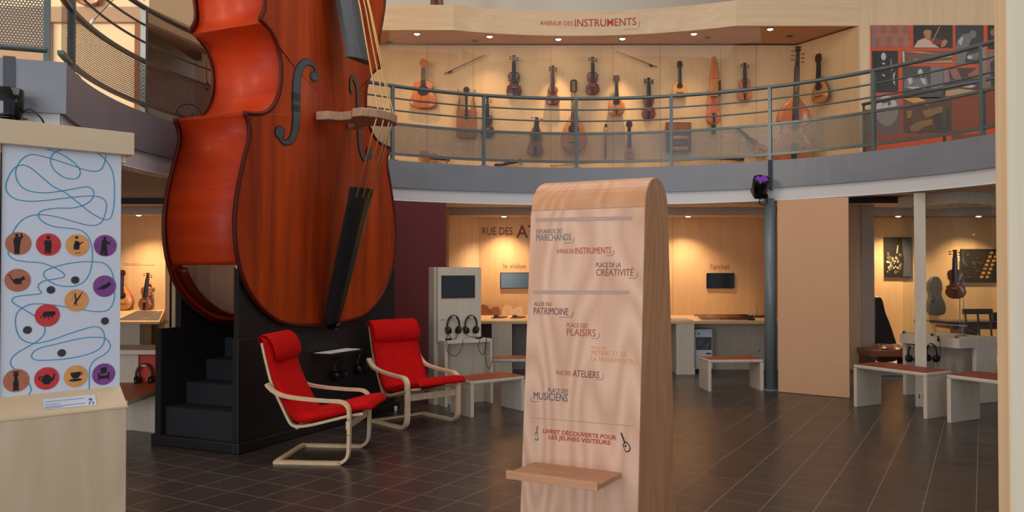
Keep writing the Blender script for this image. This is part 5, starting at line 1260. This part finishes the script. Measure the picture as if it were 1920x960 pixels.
for a, c in (((.03, .03), (CL - .03, .03)), ((CL - .03, .03), (CL - .03, CD - .03)), ((.03, .03), (.03, CD - .03)), ((.03, CD - .03), (CL - .03, CD - .03))):
    b = MB(); dx, dy = (c[0] - a[0]), (c[1] - a[1]); q = .003
    b.box(min(a[0], c[0]) - (q if dx == 0 else -.002), max(a[0], c[0]) + (q if dx == 0 else -.002), min(a[1], c[1]) - (q if dy == 0 else -.002), max(a[1], c[1]) + (q if dy == 0 else -.002), .757, 2.299); b.build('pane', glass_m, gc)
for x, y in ((.05, .05), (.45, .05), (CL - .05, .05)):
    b = MB(); b.box(x - .018, x + .018, y - .035, y + .0, .756, .785); b.build('glass_clamp', chrome, gc)
# post in front of it
pp = Vector((4.545, 9.22, 0)); ez = math.radians(-26)
po_ = thing('case_post', 'square whitewashed post in front of the glass display case', 'post', pp, ez)
b = MB(); b.box(0, .118, 0, .17, 0, 2.41); b.build('shaft', greyboard, po_, bevel=.003)
for x in (.035, .075): b = MB(); b.box(x, x + .012, -.003, .002, .09, .14); b.build('socket_slot', blk_plastic, po_)
def case_pt(x, y, z): w = ca + cx_ * x + cy_ * y; return Vector((w.x, w.y, z))
p = case_pt(.06, -.03, .66)
for px, py, lab in ((1747, 645, 'black headphones hanging beside the square post of the display case'), (1712, 647, 'black headphones half hidden behind the square post')):
    p = on_plane(px, py, ca + cy_ * -.03, cy_); hh = headphones('headphones', lab, (p.x, p.y, p.z), CRZ, 'headphones on the display case', w=.07)
    b = MB(); b.box(-.02, .02, -.02, .03, -.016, -.004); b.build('hook', greyboard, hh)
    cable(hh, [(.06, 0, -.2), (.10, -.02, -.25), (.13, -.02, -.1), (.12, -.015, .05), (.1, -.01, .09)], .003)
    b = MB(); b.tube([(.1, -.012, .04), (.1, -.012, .1)], .011, 8); b.build('volume_control', blk_plastic, hh)
# violin inside the case
vp = on_plane(1794, 560, ca + cy_ * .30, cy_); vt = on_plane(1794, 468, ca + cy_ * .30, cy_)
instrument('violin', 'violin', 'red brown violin hanging inside the glass display case', 'violin', vp.x, vp.z, vt.z, vp.y, v_red, .60, .06, width=1.05, rz=CRZ * .6, group=None)
q = case_pt(.55, .36, .756); 
t = thing('acrylic_stand', 'thin clear stand in the glass display case', 'stand', q, CRZ)
for x in (0, .05): b = MB(); b.tube([(x, 0, 0.004), (x, 0, 1.0)], .004, 6); b.build('rod', chrome, t)
b = MB(); b.lathe([(.06, 0), (.06, .006), (.02, .012)], 18, (.025, 0, 0)); b.build('base', chrome, t)
t = thing('bow', 'dark bow resting level inside the glass display case', 'bow', case_pt(.05, .2, .92), CRZ); b = MB(); b.tube([(0, 0, 0), (.72, 0, 0)], .006, 6); b.build('stick', v_dark, t)
b = MB(); b.tube([(0, 0, -.03), (.72, 0, -.03)], .003, 4); b.build('hair', paper, t); b = MB(); b.box(0, .05, -.01, .01, -.035, -.002); b.build('frog', ebony, t)
for x in (.08, .65): b = MB(); b.tube([(x, 0, -.162), (x, 0, -.002)], .003, 5); b.build('support', chrome, t)

# ================================================================ the workshop scene behind
def photo(name, label, cat, a, c, Y, base, shapes, parent=None):
    p, q = atY(*a, Y), atY(*c, Y); w, h = q.x - p.x, p.z - q.z
    t = thing(name, label, cat, (p.x, Y, q.z)); b = MB(); b.box(0, w, -.02, 0, 0, h); b.build('board', base, t)
    for m, polys in shapes:
        b = MB()
        for j, pl in enumerate(polys): b.poly([(x * w, -.0215 - .003 * len(t.children) - .00008 * j, y * h) for x, y in pl])
        b.build('print', m, t)
    return t
ph_dark = mat('photo_dark', srgb(42, 38, 32), .4); ph_mid = mat('photo_mid', srgb(104, 92, 72), .4); ph_light = mat('photo_pale', srgb(196, 182, 148), .4); ph_grey = mat('photo_grey', srgb(86, 84, 84), .4)
def blobs(n, x0, x1, y0, y1, r, seed):
    rnd = random.Random(seed); L = []
    for i in range(n):
        cx, cy, a = rnd.uniform(x0, x1), rnd.uniform(y0, y1), rnd.uniform(.5, 1.2); L.append([(min(.99, max(.01, cx + r * a * math.cos(k * PI / 4 + i) * rnd.uniform(.6, 1))), min(.99, max(.01, cy + r * a * math.sin(k * PI / 4 + i) * rnd.uniform(.6, 1)))) for k in range(8)])
    return L
photo('workshop_photo', 'dark photograph of a crowded workbench on the lit wall', 'photograph', (1657, 445), (1709, 520), YN - .01, ph_dark, [(ph_mid, blobs(22, .1, .6, .12, .6, .06, 3)), (ph_light, blobs(20, .08, .55, .1, .5, .035, 5)), (ph_grey, [[(.62, .98), (.98, .98), (.98, .02), (.66, .02), (.7, .4)]]), (ph_light, [[(.42, .6), (.46, .6), (.5, .8), (.46, .8)]])])
rows = []
for r_ in range(5):
    for k in range(7):
        x = .52 + .10 * r_ - .03 * k * (1 if r_ < 2 else .2); y = .92 - .12 * k; rows.append([(x, y), (x + .06, y + .01), (x + .06, y - .06), (x, y - .07)])
chip = mat('photo_amber', srgb(190, 136, 60), .4)
photo('chip_photo', 'dark photograph with rows of amber wood chips behind the display case', 'photograph', (1800, 467), (1905, 530), YN - .01, ph_dark, [(chip, rows), (mat('photo_brown', srgb(96, 66, 34), .4), blobs(30, .05, .45, .1, .9, .03, 11))])
# violin cases
def violin_case(label, px, pbot, ptop, Y, tilt, m, o_=None):
    lo, hi = atY(px, pbot, Y), atY(px, ptop, Y); L = hi.z - lo.z
    t = thing('violin_case', label, 'violin case', lo, 0); t.rotation_euler = (math.radians(-8), tilt, 0)
    o_ = o_ or [(0, 0), (.12, .01), (.16, .08), (.17, .2), (.14, .42), (.11, .6), (.075, .75), (.065, .92), (.04, .99), (0, 1)]
    half = [(p.x, p.y) for p in catmull([(x, z, 0) for x, z in o_], 4)]; out = half + [(-x, z) for x, z in reversed(half[1:-1])]
    b = MB(); b.prism([(x * L, z * L) for x, z in out], -.14, 0, 'xzy'); b.build('shell', m, t, bevel=.02, seg=3)
    b = MB(); b.tube([(x * L * 1.005, -.07, z * L) for x, z in out], .006, 6, closed=True); b.build('seam', nickel, t)
    b = MB(); b.tube([(-.13 * L, -.13, .32 * L), (-.15 * L, -.18, .4 * L), (-.12 * L, -.13, .48 * L)], .01, 6); b.build('handle', blk_plastic, t)
violin_case('black violin case leaning in the left corner of the workshop scene', 1660, 679, 557, 12.75, -.10, mat('worn_black_leather', srgb(34, 30, 28), .6, var=.4, vscale=20))
violin_case('grey black violin case hanging behind the square post', 1752, 592, 519, 13.46, 0.0, mat('charcoal_shell', srgb(58, 58, 62), .4), [(0, 0), (.14, .02), (.20, .12), (.20, .28), (.14, .46), (.13, .55), (.165, .70), (.15, .87), (.08, .98), (0, 1)])
fl = .092
p = atY(1690, 672, 12.05)
t = thing('workshop_rack', 'brown wooden rack with leather under the black violin case', 'rack', (p.x, 12.05, .09))
b = MB(); b.box(-.45, .22, 0, .5, .16, .26); b.build('top_board', v_brown, t, bevel=.01)
for x in (-.42, .16): b = MB(); b.box(x, x + .05, .02, .48, 0, .16); b.build('leg', v_dark, t)
b = MB(); b.grid([[(x, y, .27 + .07 * math.sin(PI * (x + .4) / .62) * math.sin(PI * (y - .05) / .4) + .012 * math.sin(23 * x)) for y in [.05 + .04 * k for k in range(11)]] for x in [-.4 + .062 * k for k in range(11)]]); b.build('leather', v_dark, t)
b = MB(); b.box(-.45, .5, -.25, -.05, .02, .05); b.build('plank', v_pale, t)
# workbench with vice
p = atY(1830, 606, 12.3)
t = thing('workbench', 'dark workbench with a vice behind the glass display case', 'workbench', (p.x - .25, 12.3, .09))
b = MB(); b.box(-.1, 1.3, 0, .5, .55, .62); b.build('bench_top', v_dark, t, bevel=.006)
b = MB(); b.box(-.25, .6, -.1, .4, .62, .67); b.build('slab', ph_dark, t)
b = MB(); b.lathe([(.12, 0), (.10, .1), (.07, .2), (.06, .4), (.09, .48), (.12, .55)], 16, (.3, .2, 0)); b.build('pedestal', v_neck, t)
for x in (.1, 1.2): b = MB(); b.box(x, x + .07, .05, .45, 0, .55); b.build('leg', v_dark, t)
b = MB(); b.box(.55, .62, .05, .15, .67, .8); b.build('vice', ph_dark, t, bevel=.004)
p = atY(1868, 660, 11.6)
t = thing('workshop_chair', 'dark wooden chair partly cut off by the plywood board', 'chair', (p.x, 11.62, 0))
for x, y in ((-.2, 0), (.2, 0), (-.2, .38), (.2, .38)): b = MB(); b.tube([(x, y, 0.0), (x * .95, y, .45)], .018, 8); b.build('leg', v_neck, t)
b = MB(); b.box(-.22, .22, -.02, .40, .44, .47); b.build('seat', v_neck, t, bevel=.008)
for x in (-.18, 0, .18): b = MB(); b.tube([(x, .38, .46), (x, .44, .92)], .014, 8); b.build('back_spindle', v_neck, t)
b = MB(); b.box(-.22, .22, .42, .46, .88, .96); b.build('back_rail', v_neck, t, bevel=.008)

# ================================================================ photo collage upstairs
PY = yR - .004
def at_p(px, py): q = atY(px, py, PY); return q.x, q.z
X0, Z1 = at_p(1632, 48); X1, Z0 = at_p(1900, 275)
_, Zr = at_p(1784, 262)
Xe = at_p(1784, 250)[0]
orange_m = mat('collage_orange', srgb(206, 78, 34), .45); pr_black = mat('print_black', srgb(26, 26, 30), .4); pr_grey = mat('print_grey', srgb(112, 112, 116), .4); pr_pale = mat('print_pale', srgb(190, 186, 184), .4)
pr_skin = mat('print_skin', srgb(186, 120, 84), .4); pr_shirt = mat('print_shirt', srgb(206, 176, 166), .4); pr_rose = mat('print_rose', srgb(148, 96, 84), .4); pr_red = mat('print_violin_red', srgb(120, 34, 26), .4); pr_yellow = mat('print_yellow', srgb(206, 158, 46), .4); pr_mauve = mat('print_mauve', srgb(140, 110, 120), .4); pr_tan = mat('print_tan', srgb(184, 148, 104), .4)
col = thing('photo_collage', 'large orange photo collage panel with pictures of violin makers at upper right', 'poster', (X0, PY, H_UP))
b = MB(); b.box(0, X1 - X0, -.02, .0, 0.01, Z1 - H_UP); b.build('panel', orange_m, col)
def pic(a, c, base, shapes):
    x0, z1 = at_p(*a); x1, z0 = at_p(*c); x0 -= X0; x1 -= X0; z0 -= H_UP; z1 -= H_UP
    b = MB(); b.poly([(x0, -.0215, z0), (x1, -.0215, z0), (x1, -.0215, z1), (x0, -.0215, z1)]); f = b.build('picture', base, col)
    for i, (m, polys) in enumerate(shapes):
        b = MB()
        for j, pl in enumerate(polys):
            b.poly([(min(x1, max(x0, x - X0)), -.0222 - .0007 * i - .00009 * j, min(z1, max(z0, z - H_UP))) for x, z in (at_p(1620 + px / 6, 40 + py / 6) for px, py in pl)])
        b.build('print', m, f)
def vio(cx, cy, w, h): return [(cx + x * w * 1.7, cy - (z - .5) * h) for x, z in closed_outline(OUTL['violin'], 3)[1]]
pic((1633, 49), (1705, 89), pr_rose, [(mat('print_terracotta', srgb(168, 108, 92), .4), [vio(205, 215, 90, 150), vio(340, 215, 90, 150), vio(465, 220, 85, 150), vio(150, 120, 70, 130), vio(270, 115, 80, 130), vio(400, 115, 80, 130)]), (pr_mauve, [[(80, 60), (120, 60), (120, 290), (80, 290)]])])
pic((1711, 48), (1785, 91), pr_black, [(pr_shirt, [[(550, 300), (600, 220), (680, 190), (760, 200), (780, 260), (840, 300)]]), (pr_skin, [eu(705, 130, 45, 62), [(850, 240), (900, 205), (935, 230), (900, 280), (860, 300)], [(680, 180), (740, 180), (740, 215), (690, 215)]]), (pr_black, [[(655, 120), (660, 70), (710, 55), (755, 80), (750, 105), (690, 98)]]), (pr_red, [[(720, 205), (790, 195), (870, 215), (862, 272), (770, 262)]]), (pr_tan, [[(752, 235), (838, 60), (848, 62), (760, 240)]])])
pic((1790, 48), (1843, 121), mat('print_deep_green', srgb(44, 52, 52), .4), [(pr_grey, [[(1025, 300), (1040, 220), (1100, 150), (1170, 140), (1200, 200), (1160, 300), (1120, 480), (1025, 480)], eu(1215, 150, 40, 48), [(1160, 380), (1280, 350), (1310, 390), (1250, 440), (1160, 420)]]), (pr_pale, [eu(1180, 410, 30, 22), [(1050, 230), (1090, 180), (1110, 190), (1080, 280)]])])
pic((1850, 48), (1899, 93), pr_black, [(pr_rose, [eu(1440, 130, 30, 40)])])
pic((1634, 96), (1683, 174), pr_black, [(pr_pale, [eu(212, 400, 28, 44), [(190, 470), (232, 470), (222, 490), (205, 490)], [(290, 610), (305, 520), (340, 520), (300, 560)], [(318, 600), (345, 570), (330, 640), (345, 725), (320, 690)], [(190, 600), (215, 598), (232, 625), (215, 625)]]), (pr_grey, [[(285, 430), (305, 430), (310, 520), (290, 520)]])])
pic((1689, 96), (1785, 120), mat('print_wood_dark', srgb(116, 74, 50), .4), [(pr_tan, [[(430, 340), (640, 345), (840, 372), (600, 360)], [(460, 470), (980, 380), (990, 395), (560, 478)], [(600, 470), (980, 440), (990, 470)]]), (pr_pale, [[(420, 345), (445, 345), (450, 470), (430, 470)], [(560, 430), (980, 398), (980, 404), (560, 440)]])])
pic((1691, 125), (1768, 185), mat('print_charcoal', srgb(58, 58, 62), .4), [(pr_grey, [[(740, 510), (880, 515), (880, 760), (740, 760)], [(440, 760), (450, 660), (520, 610), (560, 650), (640, 640), (690, 620), (730, 740), (640, 770)]]), (pr_pale, [eu(625, 580, 28, 40), [(470, 740), (600, 740), (700, 760), (560, 775)], [(480, 640), (520, 615), (540, 690), (500, 720)], [(620, 640), (680, 650), (690, 720), (650, 700)]])])
pic((1768, 128), (1843, 180), mat('print_wine', srgb(66, 34, 40), .4), [(pr_mauve, [[(885, 560), (940, 540), (960, 690), (890, 720)]]), (pr_rose, [[(950, 545), (1030, 530), (1090, 650), (1040, 670), (990, 640)], [(1150, 610), (1260, 520), (1330, 515), (1330, 640), (1200, 645)]]), (pr_tan, [[(890, 790), (1060, 760), (1330, 790), (1330, 860), (890, 860)]]), (pr_pale, [[(1090, 745), (1200, 720), (1255, 730), (1200, 752)]])])
pic((1850, 96), (1899, 170), pr_grey, [(mat('print_brown', srgb(50, 42, 40), .4), [[(1410, 470), (1470, 420), (1560, 430), (1560, 740), (1420, 740)]])])
pic((1634, 180), (1686, 252), pr_mauve, [(pr_pale, [eu(250, 1010, 125, 170, 24)]), (mat('print_dark_grey', srgb(88, 84, 88), .4), [[(180, 905), (280, 890), (300, 930), (270, 960), (260, 920), (200, 930)], eu(215, 985, 14, 7), [(190, 945), (225, 940), (225, 948), (190, 952)], [(250, 942), (275, 938), (275, 946), (250, 948)]])])
pic((1692, 183), (1784, 250), mat('print_deep_red', srgb(112, 48, 36), .4), [(pr_yellow, [[(430, 870), (600, 860), (760, 920), (700, 950), (540, 920)], [(470, 1010), (540, 1000), (520, 1090), (480, 1090)], [(650, 1010), (880, 960), (900, 1010), (680, 1090)], [(600, 1130), (760, 1100), (760, 1160), (620, 1200)]]), (pr_tan, [[(500, 1190), (620, 1120), (680, 1180), (600, 1240), (520, 1240)]]), (pr_black, [[(760, 1060), (960, 1000), (960, 1220), (800, 1220)]])])
b = MB(); xw = Xe - X0; b.box(xw, xw + .06, -.03, -.02, .01, (at_p(1784, 246)[1] - H_UP)); b.box(xw + .06, X1 - X0, -.028, -.02, .01, at_p(1850, 252)[1] - H_UP); b.build('lower_board', brownwall, col)

# ================================================================ stage spotlights on the balcony edge
lens_reflection = mat('purple_lens_reflection', srgb(96, 40, 150), .08, .6, emit=srgb(150, 60, 200), es=.35)  # purple reflection on the lens put into its colour and a faint glow
def stage_spot(label, px, py, deg_pt, r, L, tiltx, ring_m, lens_m, strap_px):
    p = Vector(deg_pt)
    t = thing('stage_spotlight', label, 'spotlight', p)
    b = MB(); b.M = Matrix.Rotation(tiltx, 4, 'X')
    b.lathe([(r * .55, -L * .62), (r * .8, -L * .55), (r * .95, -L * .3), (r, 0), (r, L * .38), (r * .93, L * .40), (r * .90, L * .30)], 24); b.build('housing', blk_gloss, t, smooth=True)
    b = MB(); b.M = Matrix.Rotation(tiltx, 4, 'X'); b.lathe([(r * .92, L * .30), (r * .5, L * .36), (r * .05, L * .37)], 24); ln = b.build('lens', lens_m, t, smooth=True)
    b = MB(); b.M = Matrix.Rotation(tiltx, 4, 'X')
    for k in range(7):
        a = 2 * PI * k / 6; q = 0 if k == 6 else r * .58
        b.lathe([(r * .22, L * .355), (r * .16, L * .39), (r * .02, L * .40)], 10, (q * math.cos(a), q * math.sin(a), 0))
    b.build('led_lenses', lens_m, ln, smooth=True)
    b = MB(); b.M = Matrix.Rotation(tiltx, 4, 'X')
    for k in range(8): b.box(-r * .8, r * .8, -r - .004, r + .004, -L * .5 + k * .018, -L * .5 + k * .018 + .006) if k < 3 else None
    b.build('cooling_rib', blk_plastic, t)
    return t
# on the far balcony edge by the column
dg = math.degrees(math.atan2(atZ(1437, 299, H_UP).y - CY, atZ(1437, 299, H_UP).x - CX)); pe = pol(R, dg); nI = (pol(R - 1, dg) - pe).normalized()
pc = pe + nI * .17; zc = EYE + (ray(1426, 348).z / ray(1426, 348).y) * pc.y; xx = ray(1426, 348).x / ray(1426, 348).y * pc.y
s1_ = stage_spot('black stage spotlight with purple lens reflection clamped to the balcony edge by the column', 0, 0, (xx, pc.y, zc), .105, .26, .55, None, lens_reflection, None)
M1 = Matrix.Rotation(0, 4, 'Z')
b = MB(); o_ = pe - Vector(s1_.location); o_.z = 0; zz = lambda y_: EYE + ray(1437, y_).z / ray(1437, y_).y * pe.y - s1_.location.z
b.box(o_.x - .022 + nI.x * .01, o_.x + .022 + nI.x * .01, o_.y + nI.y * .03 - .012, o_.y + nI.y * .03 + .012, zz(352), zz(300)); b.build('mounting_bar', mat('dark_slate_bar', srgb(58, 62, 72), .5), s1_)
b = MB(); b.tube([(.09, .02, -.02), (.13, .06, -.03), tuple(o_ + nI * .03 + Vector((.03, 0, zz(356))))], .014, 8); b.build('yoke', blk_plastic, s1_)
cable(s1_, [(0.0, -.02, -.15), (-.02, .0, -.22), (.05, .03, -.24), (.10, .06, -.2), (.1, .08, -.1)], .007)
# on the near left beam
pb = pol(R, 200); qb = pol(9.4, 200); db = (qb - pb).normalized(); nb = Vector((db.y, -db.x, 0))
if nb.y > 0: nb = -nb
pl_ = on_plane(12, 195, pb + nb * .22, nb)
s2_ = stage_spot('black stage spotlight hanging before the grey beam at upper left', 0, 0, tuple(pl_), .098, .24, .0, None, mat('dim_red_lens', srgb(120, 60, 70), .1, .5), None)
b = MB(); sb = on_plane(17, 105, pb + nb * .055, nb) - Vector(s2_.location); sb2 = on_plane(17, 170, pb + nb * .055, nb) - Vector(s2_.location)
dvec = db * .035
b.add([tuple(sb - dvec), tuple(sb + dvec), tuple(sb2 + dvec), tuple(sb2 - dvec)] + [tuple(v + nb * -.012) for v in (sb - dvec, sb + dvec, sb2 + dvec, sb2 - dvec)], [(0, 1, 2, 3), (7, 6, 5, 4), (0, 4, 5, 1), (1, 5, 6, 2), (2, 6, 7, 3), (3, 7, 4, 0)]); b.build('mounting_bar', MATS['dark_slate_bar'], s2_)
b = MB(); b.tube([tuple(sb2), tuple(sb2 * .5 + Vector((0, 0, .05))), (0, 0, .08)], .012, 8); b.build('yoke', blk_plastic, s2_)
cable(s2_, [(.09, .02, -.05), (.13, .02, -.03), (.17, .03, -.05), (.2, .06, -.1), (.2, .1, -.16)], .006)

# ================================================================ odds and ends upstairs at left
t = thing('hanging_plug', 'black plug hanging on a thin cord left of the giant double bass', 'plug', atY(388, 158, 8.9))
b = MB(); b.tube([(0, 0, 0), (-.01, 0, .3), (-.03, 0, 1.3)], .004, 5); b.build('cord', blk_plastic, t)
b = MB(); b.lathe([(.012, -.07), (.028, -.05), (.03, .0), (.012, .03)], 12); b.build('plug_body', blk_plastic, t)
wl = pol(R - .02, 169.5, H_UP + .0)
t = thing('wire_loop', 'loop of black wire on the balcony edge beside the giant double bass', 'wire', atY(352, 222, 7.65))
cable(t, [(-.06, 0, -.02), (-.11, 0, .06), (-.06, 0, .12), (.03, 0, .13), (.1, 0, .09), (.13, 0, .02)], .006, 'wire'); cable(t, [(-.1, 0, .07), (-.02, .0, -.02), (.06, 0, .05)], .005, 'wire')
# instrument and picture cords on the far left wall
p = atY(165, 10, 11.7)
t = instrument('lute', 'mandolin', 'brown round lute seen through the railing at the far upper left', 'lute', p.x, p.z, p.z + .75, 11.79, v_brown, .6, .10, width=1.1, head='paddle', hole='round', tail=False, pegs=0, group=None, pale=v_brown)
t = thing('track_spotlight', 'small white spotlight on thin crossing cables at upper left', 'spotlight', atY(172, 42, 9.6))
b = MB(); b.M = Matrix.Rotation(.6, 4, 'Y'); b.lathe([(.016, -.04), (.02, 0), (.018, .045)], 14); b.build('housing', white_app, t)
b = MB(); b.tube([(0, 0, 0), (.7, 0, .75)], .005, 5); b.build('cable', blk_plastic, t)
b = MB(); b.tube([(.50, 0, .75), (.62, 0, .25)], .004, 5); b.build('cable', blk_plastic, t)
